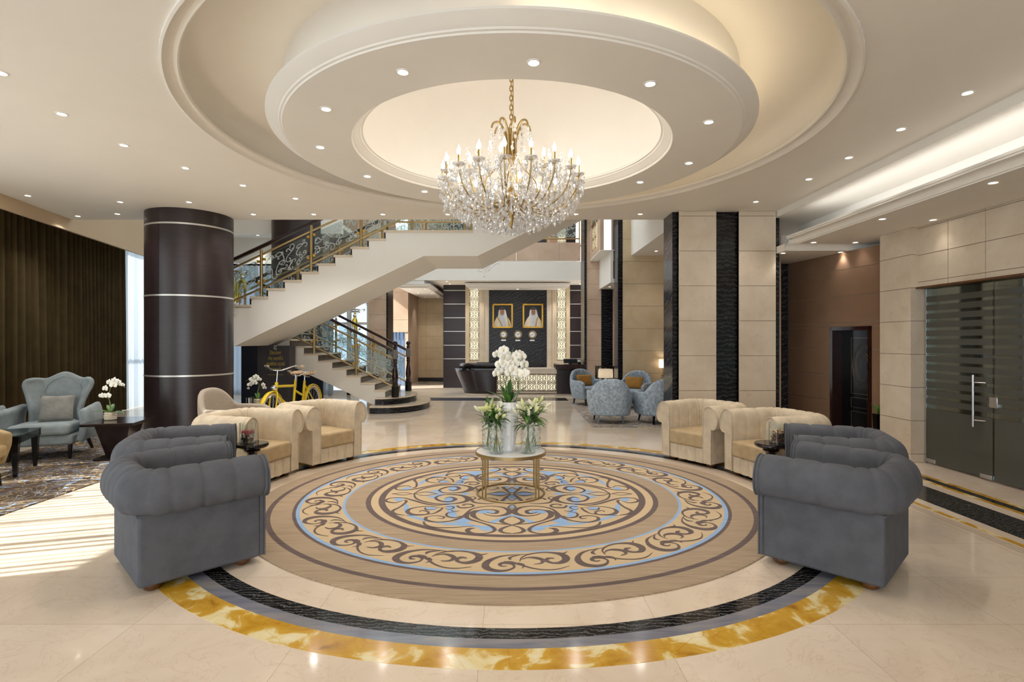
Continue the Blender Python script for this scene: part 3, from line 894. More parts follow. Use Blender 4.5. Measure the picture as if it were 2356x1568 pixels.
# lower flight
LXs = {n: (862.6 - 32.6 * (n - 4) - CX) * 11.12 / F for n in range(3, 14)}
LXs[3] = -2.62
poly = [(-2.62, .02), (-2.62, .28)]
for n in range(3, 13): poly += [(LXs[n], .15 * n - .035), (LXs[n + 1], .15 * n - .035)]
poly += [(LXs[13], .15 * 13 - .04), (-5.6, 1.4), (-5.55, 1.37), (-4.6, .95), (-3.75, .56), (-2.78, .10), (-2.70, .02)]
MB().prism(poly, 'y', Y2 + .002, Y3).build('lower_flight', MT['white'], stair)
for n in range(3, 13):
    z = .15 * n
    MB().box(LXs[n + 1] - .005, LXs[n] + .025, Y2 - .02, Y3 + .02, z - .035, z).build('tread', MT['tread'], stair, bevel=.004)
    MB().box(LXs[n], LXs[n] + .012, Y2 - .005, Y3, z - .15, z - .035).build('riser', MT['riser'], stair)
MB().box(LXs[13], LXs[13] + .012, Y2, Y3, ZL - .15, ZL - .04).build('riser', MT['riser'], stair)
def bull(x0, y0, y1, xr, z0, z1, name):
    yc, ry = (y0 + y1) / 2, (y1 - y0) / 2
    xc = xr - ry * .75
    pts = [(x0, y0)] + [(xc + ry * .75 * math.cos(a), yc + ry * math.sin(a)) for a in [-PI / 2 + PI * i / 28 for i in range(29)]] + [(x0, y1)]
    MB().prism(pts, 'z', z0, z1 - .03).build(name, MT['black'], stair, smooth=40)
    big = [(x0, y0 - .02)] + [(xc + (ry * .75 + .02) * math.cos(a), yc + (ry + .02) * math.sin(a)) for a in [-PI / 2 + PI * i / 28 for i in range(29)]] + [(x0, y1 + .02)]
    MB().prism(big, 'z', z1 - .03, z1).build('tread', MT['tread'], stair, smooth=40)
bull(-2.86, 10.80, 12.95, -1.83, 0, .15, 'curved_riser')
bull(-2.80, 11.0, 12.72, -2.12, .15, .30, 'curved_riser')

MT['npb'] = plain('grey_post_block', '#6f6c6c', .4)
def newel(x, y, z):
    o = empty('newel_post', (x, y, z))
    pr = [(.07, 0), (.07, .22), (.05, .25), (.062, .27), (.062, .285), (.045, .30), (.052, .315), (.060, .36), (.062, .42), (.055, .50), (.038, .62), (.034, .68), (.046, .70), (.046, .715), (.034, .735), (.044, .75), (.044, .765), (.036, .785)]
    MB().lathe(pr[2:], 28, cap=True).lathe([(.05, .98), (.034, 1.0), (.046, 1.02), (.03, 1.05), (.028, 1.065)], 28, cap=True).ball((0, 0, 1.11), .05, 24, 14).build('turned_shaft', MT['mahog'], o, smooth=50)
    MB().lathe([(.076, 0), (.076, .22), (.06, .25)], 8, cap=True).build('post_base', MT['black_lacq'], o)
    MB().lathe([(.036, .785), (.052, .80), (.06, .83), (.06, .94), (.05, .98)], 10, cap=True).build('post_block', MT['npb'], o, smooth=30)
    return o
def balustrade(name, label, y, posts, hand, top, low, panels, seed, ends=None):
    """posts [(x, z_base, z_top)], hand/top/low polylines in (x, z), panels [(xa, xb)]"""
    r = empty(name, (0, y, 0), 0, label, 'balustrade')
    rng = random.Random(seed)
    def on(line, x):
        line = sorted(line)
        for (xa, za), (xb, zb) in zip(line, line[1:]):
            if x <= xb or (xb, zb) == line[-1]: return lerp(za, zb, (x - xa) / (xb - xa))
    if hand:
        m = MB()
        h = [Vector((x, 0, z)) for x, z in hand]
        prof = [(-.03, -.028), (.03, -.028), (.036, 0), (.026, .03), (-.026, .03), (-.036, 0)]
        vs_ = [(p.x, q[0], p.z + q[1]) for p in h for q in prof]
        k = len(prof)
        m.add(vs_, [(i * k + j, i * k + (j + 1) % k, (i + 1) * k + (j + 1) % k, (i + 1) * k + j) for i in range(len(h) - 1) for j in range(k)] + [tuple(range(k)), tuple(range((len(h) - 1) * k, len(h) * k))])
        m.build('handrail', MT['mahog'], r, smooth=50)
    for ln in (top, low):
        if ln: MB().tube([(x, 0, z) for x, z in ln], .018, 10).build('brass_rail', MT['brass'], r, smooth=50)
    for x, zb, zt in posts:
        p = MB().tube([(x, 0, zb), (x, 0, zt)], .026, 14).lathe([(.036, 0), (.036, .012)], 14, (x, 0, zb), cap=True).tube([(x, 0, zt), (x, 0, zt + .05)], .009, 6).build('brass_post', MT['brass'], r, smooth=50)
        m = MB()
        for sx in (-1, 1):
            for zz in (lerp(zb, zt, .33), lerp(zb, zt, .78)): m.box(x + sx * .028, x + sx * .075, -.02, .02, zz - .022 + sx * .02, zz + .022 + sx * .02)
        m.build('glass_clip', MT['goldframe'], p, bevel=.008)
    for xa, xb in panels:
        m = MB()
        za, zb2 = on(low, xa) + .05, on(low, xb) + .05
        ta, tb = on(top, xa) - .06, on(top, xb) - .06
        vs_ = [(xa, dy, za) for dy in (-.004, .004)] + [(xb, dy, zb2) for dy in (-.004, .004)] + [(xb, dy, tb) for dy in (-.004, .004)] + [(xa, dy, ta) for dy in (-.004, .004)]
        m.add(vs_, [(0, 2, 4, 6), (1, 3, 5, 7), (0, 1, 3, 2), (2, 3, 5, 4), (4, 5, 7, 6), (6, 7, 1, 0)])
        g = m.build('glass_panel', MT['railglass'], r)
        m = MB()
        hh = min(ta - za, tb - zb2)
        scroll_fill(m, xb - xa, hh, lambda x, z: (xa + x, -.006, lerp(za, zb2, x / (xb - xa)) + z), rng)
        m.build('etched_scrolls', MT['etch'], g)
    return r
UP = lambda dz: [(-6.2, 2.096 + .49 * (-6.2 + 4.87) + dz), (UX[9] + .05, 2.096 + .49 * (UX[9] + .05 + 4.87) + dz)]
def upper_rail(name, label, y, px_, seed):
    posts = []
    for x in px_:
        i = max([k for k in range(10) if UX[k] <= x] or [0])
        zb = UZ[i] if x >= UX[0] else ZL
        posts.append((x, zb, zb + .82))
    hand = [(-5.6, 2.56), (-4.88, 2.91), (-3.46, 3.575), (-2.25, 4.15), (-.8, 4.15)]
    top = [(-5.4, 2.52), (-4.345, 3.02), (-3.58, 3.385), (-2.1, 4.05), (-.8, 4.05)]
    low = [(-5.4, 1.99), (-4.88, 2.19), (-4.345, 2.42), (-3.58, 2.797), (-2.06, 3.56), (-.78, 3.56)]
    xs = [-5.35] + px_
    pn = [(a + .06, b - .06) for a, b in zip(xs, xs[1:])]
    return balustrade(name, label, y, posts, hand, top, low, pn, seed)
upper_rail('stair_balustrade', 'brass and etched glass balustrade on the near edge of the upper stair flight', Y1 + .05, [XX(p, 9.5) for p in (601.4, 716, 831, 948, 1069)], 3)
upper_rail('stair_balustrade', 'brass and etched glass balustrade on the far edge of the upper stair flight', Y2 - .06, [XX(601.4, 9.5) + .02, XX(716, 9.5), XX(831, 9.5), XX(948, 9.5), XX(1069, 9.5)], 4)
def lower_rail(name, label, y, seed):
    px_ = [-4.95, -4.10, -3.23]
    posts = [(x, .15 * max([n for n in range(4, 14) if LXs[n] >= x] or [3]), .15 * max([n for n in range(4, 14) if LXs[n] >= x] or [3]) + .79) for x in px_]
    f = lambda z0: [(-2.47, z0), (-5.3, z0 + .505 * 2.83)]
    return balustrade(name, label, y, posts, f(1.26), f(1.10), f(.52), [(-4.89, -4.16), (-4.04, -3.29), (-3.17, -2.50)], seed)
r1 = lower_rail('stair_balustrade', 'brass and etched glass balustrade on the near edge of the lower stair flight', Y2 + .03, 5)
r2 = lower_rail('stair_balustrade', 'brass and etched glass balustrade on the far edge of the lower stair flight', Y3 - .04, 6)
newel(-2.41, -.05, .30).parent = r1
newel(-2.41, -.04, .30).parent = r2

# ================================================================ mezzanine railing and lattice strips
def mezz(name, label, pts, z0, z1, seed):
    r = empty(name, (0, 0, 0), 0, label, 'balustrade')
    a, b = Vector(pts[0]), Vector(pts[1])
    L = (b - a).length; d = (b - a) / L
    n = max(1, round(L / .9))
    rng = random.Random(seed)
    for z in (z0 + .12, z1):
        MB().tube([(a.x, a.y, z), (b.x, b.y, z)], .022, 8).build('brass_rail', MT['brass'], r, smooth=50)
    for i in range(n + 1):
        p = a + d * (L * i / n)
        MB().tube([(p.x, p.y, z0), (p.x, p.y, z1 + .02)], .026, 10).build('brass_post', MT['brass'], r, smooth=50)
    for i in range(n):
        p, q = a + d * (L * i / n + .06), a + d * (L * (i + 1) / n - .06)
        g = MB().add([(p.x, p.y, z0 + .16), (q.x, q.y, z0 + .16), (q.x, q.y, z1 - .06), (p.x, p.y, z1 - .06)], [(0, 1, 2, 3)]).build('glass_panel', MT['railglass'], r, solid=.008)
        m = MB()
        scroll_fill(m, (q - p).length, z1 - z0 - .22, lambda x, z: (p.x + d.x * x - .006, p.y + d.y * x - .008, z0 + .16 + z), rng, .2, .015)
        m.build('etched_scrolls', MT['etch'], g)
ZM = ZZ(557.5, 15.5)
mezz('mezzanine_balustrade', 'glass balustrade with brass posts along the mezzanine above the reception', [(-3.5, 15.56, 0), (1.95, 15.56, 0)], ZM, ZM + .95, 11)
mezz('mezzanine_balustrade', 'glass balustrade with brass posts on the side balcony right of the reception', [(2.15, 14.5, 0), (2.15, 12.9, 0)], 4.42, 5.3, 12)
def lattice_lamp(name, label, x0, x1, z0, z1, y, cw=None, w=.016):
    r = empty(name, (0, 0, 0), 0, label, 'lattice panel')
    MB().box(x0, x1, y + .012, y + .03, z0, z1).build('glowing_back', MT['lat_glow'], r)
    m = MB(); lattice(m, x0, x1, z0, z1, y, w, cw)
    m.build('lattice_screen', MT['lat_dark'], r, solid=.006)
    return r
lattice_lamp('lattice_panel', 'tall backlit arabesque lattice strip left of the portraits', wx(1080.5), wx(1102.5), .85, ZZ(664.5, YR), YR - .045, None, .0135)
lattice_lamp('lattice_panel', 'tall backlit arabesque lattice strip right of the portraits', wx(1281), wx(1302), .85, ZZ(664.5, YR), YR - .045, None, .0135)
lattice_lamp('lattice_panel', 'backlit lattice strip on the mezzanine wall above the reception', XX(1281, YU), XX(1302, YU), 4.5, 6.2, YU - .1)
# side balcony panel with lattice
lp = empty('lattice_panel', (2.105, 0, 0), 0, 'backlit lattice square in the side balcony parapet', 'lattice panel')
m = MB(); lattice(m, 0, .62, 0, .6, 0, .014, .31)
m.v = [(-.008, 14.05 - p[0] * 1.1, 3.78 + p[2]) for p in m.v]
m.build('lattice_screen', MT['brass'], lp, solid=.004)
MB().box(-.004, 0, 13.36, 14.06, 3.78, 4.38).build('glowing_back', MT['lat_glow'], lp)

# ================================================================ reception desk, portraits, clocks
desk = empty('reception_desk', (0, 0, 0), 0, 'dark wood and marble reception desk with a backlit lattice front', 'reception desk')
YD = 14.75
xl0, xl1 = XX(1042, YD), XX(1142, YD)
def cone_at(u, v):     # v 0 bottom..1 top; wraps from the front right round to the left end
    zt = ZZ(848, YD)
    flare = lerp(.30, 0., v)
    xa = xl0 + flare
    R = .55 * lerp(.75, 1, v)
    pts = [(xl1, YD)]
    L1 = xl1 - (xa + R)
    arc = R * PI / 2
    s_ = u * (L1 + arc)
    if s_ < L1: return (xl1 - s_, YD - .03 * math.sin(PI * min(1, s_ / L1)), lerp(.02, zt, v))
    a = (s_ - L1) / R
    return (xa + R - R * math.sin(a), YD + R - R * math.cos(a), lerp(.02, zt, v))
MB().grid(cone_at, 40, 8).build('curved_counter', MT['wenge'], desk, smooth=60, solid=.03)
m = MB()
def ledge_at(u, v):
    p = cone_at(u, 1)
    return (p[0], p[1] - .0, lerp(ZZ(847, YD), ZZ(835, YD), v))
m.grid(lambda u, v: (ledge_at(u, v)[0] + .12, ledge_at(u, v)[1] + .05, ledge_at(u, v)[2]), 40, 1)
m.build('counter_ledge', MT['wengeflat'], desk, smooth=60, solid=.012)
MB().prism([(xl0 + .12, YD + .6), (xl0 + .16, YD + .35), (xl0 + .5, YD + .06), (xl1, YD + .04), (xl1, YD + .75), (xl0 + .2, YD + .75)], 'z', ZZ(848, YD), ZZ(847, YD) + .01).build('counter_top', MT['black_lacq'], desk)
MB().prism([(xl0 - .02, YD + .6), (xl0 + .03, YD + .3), (xl0 + .25, YD + .05), (xl0 + .5, YD - .02), (xl1, YD - .03), (xl1, YD + .2), (xl0 + .5, YD + .2)], 'z', ZZ(849, YD) - .015, ZZ(847.5, YD)).build('counter_lip', MT['black_lacq'], desk)
xm1 = XX(1281.5, YD)
MB().box(xl1, xm1, YD + .03, YD + .7, ZZ(860, YD), ZZ(847.5, YD)).build('marble_top', MT['stone'], desk, bevel=.008)
MB().box(xl1, xm1, YD + .10, YD + .6, .02, ZZ(860, YD)).build('front_core', MT['stone'], desk)
MB().box(xl1 + .02, xm1 - .02, YD + .088, YD + .1, ZZ(899, YD), ZZ(861, YD)).build('glowing_back', MT['lat_glow'], desk)
m = MB(); lattice(m, xl1 + .01, xm1 - .01, ZZ(900, YD), ZZ(860, YD), YD + .075, .018, .27)
m.build('lattice_screen', MT['lat_dark'], desk, solid=.006)
xr1 = XX(1346, YD)
MB().box(xm1, xr1, YD + .02, YD + .7, .02, ZZ(850, YD)).build('side_cabinet', MT['wengeflat'], desk, bevel=.006)
MB().box(xm1 - .04, xr1, YD - .01, YD + .7, ZZ(849, YD), ZZ(838, YD)).build('cabinet_top', MT['mahog'], desk, bevel=.006)
def monitor(px0, px1, py, label, zb):
    o = empty('monitor', (XX((px0 + px1) / 2, YD + .4), YD + .42, zb), 0, label, 'monitor')
    w = XX(px1, YD + .4) - XX(px0, YD + .4)
    MB().box(-w / 2, w / 2, -.015, .015, .02, .14).build('screen_back', MT['screen'], o, bevel=.006)
    MB().box(-.05, .05, -.05, .05, 0, .02).build('foot', MT['screen'], o, bevel=.004)
monitor(1097, 1131, 828, 'dark monitor on the curved left end of the reception desk', ZZ(847, YD) + .01)
monitor(1297, 1328, 828, 'dark monitor on the right cabinet of the reception desk', ZZ(838, YD))
def portrait(name, px0, px1, label, gtie, shift, mous):
    y = YR - .02
    x0, x1, z0, z1 = XX(px0, y), XX(px1, y), ZZ(754.5, y), ZZ(698.5, y)
    r = empty(name, ((x0 + x1) / 2, y, (z0 + z1) / 2), 0, label, 'portrait')
    w, h = (x1 - x0) / 2, (z1 - z0) / 2
    m = MB()
    f = .05
    for a, b, c, d_ in ((-w, w, h - f, h), (-w, w, -h, -h + f), (-w, -w + f, -h, h), (w - f, w, -h, h)): m.box(a, b, -.045, -.001, c, d_)
    m.build('frame', MT['goldframe'], r, bevel=.012, seg=3)
    MB().box(-w + f * .9, w - f * .9, -.012, -.002, -h + f * .9, h - f * .9).build('canvas', plain('dark_portrait_ground', '#120d0b', .4), r)
    iw, ih = w - f, h - f
    def P_(pts, mi, dy): m2.add([(p[0] * iw + shift * iw, -.013 - dy, p[1] * ih) for p in pts], [tuple(range(len(pts)))], mi)
    m2 = MB()
    P_([(-1.0 - shift, -1), (-.92, -.55), (-.62, -.12), (-.3, .12), (.3, .12), (.62, -.1), (.92, -.5), (1 - shift, -1)], 0, 0)
    P_([(-.3, -1), (-.36, -.2), (-.2, .15), (.2, .15), (.36, -.2), (.42, -1)], 1, .001)
    if gtie > 0:
        P_([(-.62, -.1), (-.5, -.02), (.10, -1), (-.06, -1)], 2, .002); P_([(.5, 0), (.6, -.1), (.92, -1), (.8, -1)], 2, .002)
    else:
        P_([(.46, 0), (.60, -.08), (.32, -1), (.18, -1)], 2, .002)
    P_([(-.5, -.1), (-.42, .45), (-.28, .72), (0, .80), (.28, .72), (.42, .45), (.55, -.05), (.30, -.25), (.24, .15), (-.24, .15), (-.32, -.2)], 3, .003)
    P_([(.26 * math.cos(a), .36 + .30 * math.sin(a)) for a in [2 * PI * i / 20 for i in range(20)]], 4, .004)
    P_([(-.30, .56), (-.3, .70), (0, .78), (.3, .70), (.3, .56), (0, .64)], 5, .005)
    P_([(-.09, .26), (-.1, .30), (0, .32), (.1, .30), (.09, .26), (0, .28)], 6, .005)
    P_([(-.16, .44), (-.16, .47), (-.06, .47), (-.06, .44)], 6, .005); P_([(.06, .44), (.06, .47), (.16, .47), (.16, .44)], 6, .005)
    P_([(-.025, .34), (0, .44), (.025, .34)], 7, .005)
    m2.build('person', [MT['p_robe'], MT['p_shirt'], MT['p_gold'], MT['p_scarf'], MT['p_skin'], MT['p_blk'], mous, MT['p_nose']], r)
MT['p_robe'] = plain('ivory_robe', '#d9cfba', .6); MT['p_shirt'] = plain('pale_blue_shirt', '#c3c9d2', .6); MT['p_gold'] = plain('gold_braid', '#b08a45', .6)
MT['p_scarf'] = plain('white_scarf', '#d6d9de', .6); MT['p_skin'] = plain('skin_tone', '#a9806a', .6); MT['p_blk'] = plain('black_cord', '#15151b', .6); MT['p_mous'] = plain('dark_moustache', '#2a1c17', .6); MT['p_nose'] = plain('nose_tone', '#93695a', .6)
portrait('portrait', 1133, 1180, 'gilt framed portrait of a person in white robe, left of the pair', 1, -.05, MT['p_nose'])
portrait('portrait', 1202.5, 1249.5, 'gilt framed portrait of a person with dark moustache, right of the pair', -1, .05, MT['p_mous'])
def clock(px, py, r_, h, mn, label):
    y = YR - .02
    o = empty('wall_clock', (XX(px, y), y, ZZ(py, y)), 0, label, 'clock', 'world clocks behind the reception')
    def disc(prof, mat, nm, par=o):
        m = MB().lathe(prof, 40, cap=True)
        m.v = [(p[0], -p[2], p[1]) for p in m.v]
        return m.build(nm, mat, par, smooth=40)
    disc([(r_, 0), (r_, .03), (r_ * .92, .05), (r_ * .68, .045), (r_ * .60, .03)], MT['bronze'], 'rim')
    disc([(r_ * .62, .02), (r_ * .62, .034)], MT['whitecer'], 'dial')
    m = MB()
    for k in range(12):
        a = 2 * PI * k / 12
        M = Matrix.Rotation(-a, 4, 'Y')
        m.box(-.003, .003, -.037, -.034, r_ * .53, r_ * .62, 0, M)
    m.build('hour_marks', MT['black_lacq'], o)
    for nm, a, L in (('hour_hand', (h % 12 + mn / 60) * PI / 6, .34), ('minute_hand', mn * PI / 30, .52)):
        MB().box(-.0045, .0045, -.041, -.037, -.015, r_ * L, 0, Matrix.Rotation(a, 4, 'Y')).build(nm, MT['black_lacq'], o)
    MB().box(-.075, .075, -.012, 0, -r_ - .065, -r_ - .018).build('name_plate', MT['silver'], o, bevel=.003)
clock(1158.5, 769, .135, 8, 45, 'bronze wall clock under the left portrait')
clock(1191.5, 769, .142, 10, 10, 'bronze wall clock between the two portraits, middle of three')
clock(1224.5, 769, .142, 2, 40, 'bronze wall clock under the right portrait')
# ================================================================ round rug, carpets, curtains
def rug():
    o = empty('round_rug', (0, D, 0), 0, 'large round beige rug with scroll medallion under the marble table', 'rug')
    m = MB()
    zt = .012
    cnt = [0]
    def band(pts, ws, n):
        cnt[0] += 1
        zz = zt + .0011 + 1e-4 * (cnt[0] * 5 % 13)
        m.ribbon(pts, ws, lambda x, y: (x, y, zz), 2, n=n)
    def ring(r0, r1, mi, z=zt): m.lathe([(r0, z), (r1, z)], 160, mi=mi)
    ring(.001, 1.075, 1); ring(1.075, 1.128, 2); ring(1.128, 1.188, 1); ring(1.188, 1.23, 2); ring(1.23, 1.389, 0); ring(1.389, 1.411, 3)
    ring(1.411, 1.731, 1); ring(1.731, 1.759, 3); ring(1.759, 1.785, 2); ring(1.785, 1.938, 0); ring(1.938, 1.979, 2); ring(1.979, 2.12, 0)
    m.lathe([(2.12, zt), (2.132, zt - .003), (2.132, 0)], 160, mi=0)
    m.v = [(p[0] * EX, p[1], p[2]) for p in m.v]
    # border scrolls, drawn once and repeated round the ring
    def polar(x, y):
        X_, Y_ = FLR(600 + x / 4.02, 1010 + y / 4.02)
        Y_ -= D
        return (math.atan2(X_ / EX, -Y_), math.hypot(X_ / EX, Y_))
    U = [([(1905, 1068), (1790, 1064), (1690, 1070), (1580, 1095), (1510, 1130), (1500, 1165), (1560, 1192), (1650, 1196), (1735, 1175), (1745, 1145), (1690, 1128), (1635, 1138), (1640, 1156), (1685, 1158)], [.006, .014, .026, .048, .052, .036, .02, .014, .03, .03, .018, .008]),
         ([(1765, 1108), (1772, 1090), (1815, 1078), (1905, 1068)], [.008, .026, .016, .006]),
         ([(1830, 1128), (1890, 1092), (1990, 1070), (2120, 1066), (2230, 1085), (2275, 1115), (2255, 1150), (2180, 1172), (2105, 1166), (2075, 1142), (2110, 1124), (2165, 1128)], [.006, .014, .016, .02, .045, .056, .045, .024, .03, .03, .012]),
         ([(1862, 1112), (1930, 1100), (2000, 1108), (2045, 1132), (2010, 1160), (1930, 1164)], [.006, .016, .034, .036, .02, .006]),
         ([(1690, 1118), (1750, 1128), (1815, 1160), (1880, 1195), (1980, 1222), (2100, 1228), (2240, 1208)], [.014, .03, .02, .016, .014, .012, .004]),
         ([(1800, 1140), (1835, 1158), (1820, 1178), (1795, 1190)], [.02, .02, .012, .004]),
         ([(2240, 1082), (2290, 1090), (2340, 1076)], [.02, .016, .004]), ([(1905, 1068), (1960, 1072), (2010, 1064)], [.008, .006, .002])]
    base = polar(1880, 1130)[0]
    N = 18
    for pts, ws in U:
        pp = [polar(*q) for q in pts]
        pc = catmull([(a, r, 0) for a, r in pp], 5)
        for k in range(N):
            q2 = []
            for p in pc:
                a = p[0] - base + 2 * PI * k / N + .05
                q2.append((EX * p[1] * math.sin(a), -p[1] * math.cos(a)))
            band(q2, ws, 1)
    # central medallion, one quarter traced and mirrored
    def A(pts): return [(lambda q: (q[0], q[1] - D))(FLR(880 + (x + 6) / 3.927, 1100 + (y + 0) / 3.927)) for x, y in pts]
    def B(pts): return [(lambda q: (q[0], q[1] - D))(FLR(1020 + (x + 8) / 6.534, 1040 + y / 6.534)) for x, y in pts]
    Q = [(B([(1015, 1092), (900, 1086), (700, 1064), (540, 1020), (445, 960), (460, 905), (560, 876), (700, 868), (800, 885), (790, 920), (720, 925), (640, 905)]), [.012, .014, .018, .022, .06, .06, .02, .016, .04, .045, .02, .008]),
         (B([(480, 1145), (390, 1155), (360, 1190), (450, 1222), (600, 1226), (735, 1200), (765, 1160), (700, 1110), (560, 1062), (400, 1015), (345, 975), (390, 915), (480, 876)]), [.006, .05, .05, .03, .018, .03, .04, .03, .022, .035, .055, .03, .008]),
         (B([(0, 1056), (150, 1030), (270, 990), (350, 915), (430, 858), (560, 826), (720, 816), (880, 832), (985, 880), (960, 930), (820, 962), (680, 952), (590, 922)]), [.016, .018, .024, .03, .028, .02, .018, .03, .07, .06, .03, .018, .008]),
         (B([(1018, 966), (920, 1000), (866, 1038), (915, 1070), (1018, 1096)]), [.014, .03, .05, .04, .016]),
         (B([(1018, 1100), (900, 1138), (848, 1180), (900, 1212), (1018, 1226)]), [.016, .03, .045, .03, .016]),
         (B([(1022, 790), (968, 832), (1022, 852)]), [.012, .022, .012]), (B([(960, 775), (1022, 800)]), [.01, .012]),
         (B([(205, 815), (255, 840), (380, 838), (448, 815), (410, 790), (320, 786), (285, 802), (340, 816)]), [.02, .03, .02, .026, .03, .018, .012, .006]),
         (B([(1022, 640), (940, 682), (1022, 738)]), [.012, .018, .012]), (B([(1000, 634), (930, 690), (868, 745)]), [.014, .04, .05]),
         (B([(985, 628), (850, 600), (650, 628)]), [.012, .018, .008]), (B([(985, 632), (850, 655), (650, 632)]), [.012, .018, .008]),
         (B([(385, 682), (450, 678), (480, 700), (425, 725), (470, 762), (620, 778), (770, 775)]), [.006, .014, .02, .034, .034, .02, .008]),
         (B([(520, 720), (560, 700), (650, 704), (690, 690), (740, 700), (805, 722), (770, 742), (720, 738)]), [.03, .02, .012, .014, .024, .03, .02, .006]),
         (A([(282, 142), (310, 190), (440, 228), (600, 235), (735, 216), (772, 186), (700, 157), (565, 150), (480, 176), (520, 208), (610, 214), (655, 192), (615, 174), (560, 182)]), [.014, .03, .03, .022, .05, .085, .04, .018, .03, .04, .04, .05, .03, .008]),
         (A([(282, 142), (380, 160), (500, 141)]), [.012, .018, .008]), (A([(272, 142), (180, 155), (88, 141)]), [.012, .018, .014]),
         (A([(178, 207), (110, 225), (30, 208), (75, 182), (180, 180), (270, 200), (380, 232), (480, 246), (600, 240)]), [.006, .02, .035, .02, .02, .034, .034, .026, .01]),
         (A([(200, 200), (215, 215), (160, 260), (95, 295), (105, 320), (200, 338)]), [.03, .03, .026, .04, .04, .01]),
         (A([(540, 270), (400, 256), (265, 274), (225, 306), (285, 332), (395, 328), (412, 306), (355, 294), (330, 308)]), [.008, .016, .026, .05, .045, .026, .03, .02, .008]),
         (A([(545, 268), (505, 300), (430, 326), (210, 340)]), [.022, .03, .016, .008]), (A([(382, 268), (400, 288), (500, 276)]), [.02, .024, .006]),
         (A([(395, 352), (392, 378), (480, 398), (600, 390), (700, 358), (765, 312)]), [.03, .04, .026, .02, .02, .026]),
         (A([(395, 352), (470, 340), (550, 350), (540, 366), (492, 362)]), [.02, .016, .026, .02, .006]),
         (A([(370, 394), (390, 424), (480, 446), (650, 446), (830, 430)]), [.02, .03, .022, .016, .008]),
         (A([(560, 262), (625, 258), (640, 272), (600, 284), (560, 276)]), [.012, .02, .02, .016, .006]),
         (A([(620, 290), (640, 302), (700, 292)]), [.016, .016, .006]), (A([(706, 342), (660, 360), (590, 350), (575, 328), (600, 312), (690, 306)]), [.014, .024, .03, .026, .016, .006]),
         (A([(672, 248), (700, 266), (790, 264), (815, 246), (760, 236), (725, 248)]), [.02, .026, .02, .02, .014, .006])]
    BL = [A([(200, 225), (190, 290), (240, 352), (385, 392), (395, 372), (270, 335), (232, 300), (240, 250)]), A([(400, 392), (560, 402), (720, 400), (850, 425), (1010, 440), (1040, 470), (1000, 478), (830, 440), (560, 420)]),
          A([(1159, 325), (940, 398), (1010, 408), (1075, 372), (1159, 345)]), A([(575, 240), (668, 246), (650, 300), (680, 345), (620, 356), (585, 320)]), A([(860, 452), (960, 452), (1000, 468), (910, 478)]),
          A([(840, 310), (905, 282), (1000, 300), (1030, 325), (960, 318), (890, 322)]), A([(104, 180), (170, 178), (190, 205), (120, 210)]), A([(560, 182), (620, 160), (680, 200), (600, 232), (540, 222)]),
          A([(340, 120), (490, 141), (560, 152), (470, 186), (400, 170), (500, 150)]), A([(700, 141), (750, 132), (790, 141), (750, 150)]), B([(1022, 640), (950, 682), (1022, 730)]), B([(985, 630), (850, 606), (680, 630), (850, 650)]), B([(1022, 798), (975, 832), (1022, 850)]),
          B([(860, 745), (910, 690), (960, 740), (1022, 745), (940, 765)]), A([(690, 372), (760, 330), (800, 395), (740, 405), (640, 395)]), A([(385, 262), (490, 268), (470, 290), (400, 286)])]
    mid = FLR(1178, 1136.5)[1] - D
    for sx in (-1, 1):
        for sy in (-1, 1):
            for pts, ws in Q:
                band([(sx * p[0], sy * (p[1] - mid)) for p in pts], [w * .8 for w in ws], 6)
            for kb, pts in enumerate(BL):
                m.add([(sx * p[0], sy * (p[1] - mid), zt + .0003 + 3e-5 * (kb + (sx + 1) * 2 + sy)) for p in pts], [tuple(range(len(pts)))], 3)
    def pile(name, a, b, streak=1.):
        t = NT(name)
        v = t.coords((1.2, 46, 1))
        f = t.noise(v, 2.2, 5., .6)
        g = t.noise(t.coords(), 240., 2.)
        c = t.cr(f, [(.32, lin(a)), (.68, lin(b))])
        t.pbr(c, .95, Normal=t.bump(g, .35, .003), **{'Sheen Weight': .15, 'Specular IOR Level': .1})
        return t.mat
    m.build('rug_pile', [pile('taupe_pile', '#96826b', '#b7a288'), pile('beige_pile', '#c3ab88', '#d2bc98'), pile('brown_pile', '#514341', '#75645f'), pile('blue_pile', '#7fa4d0', '#9dbce0')], o)
    return o
rug()

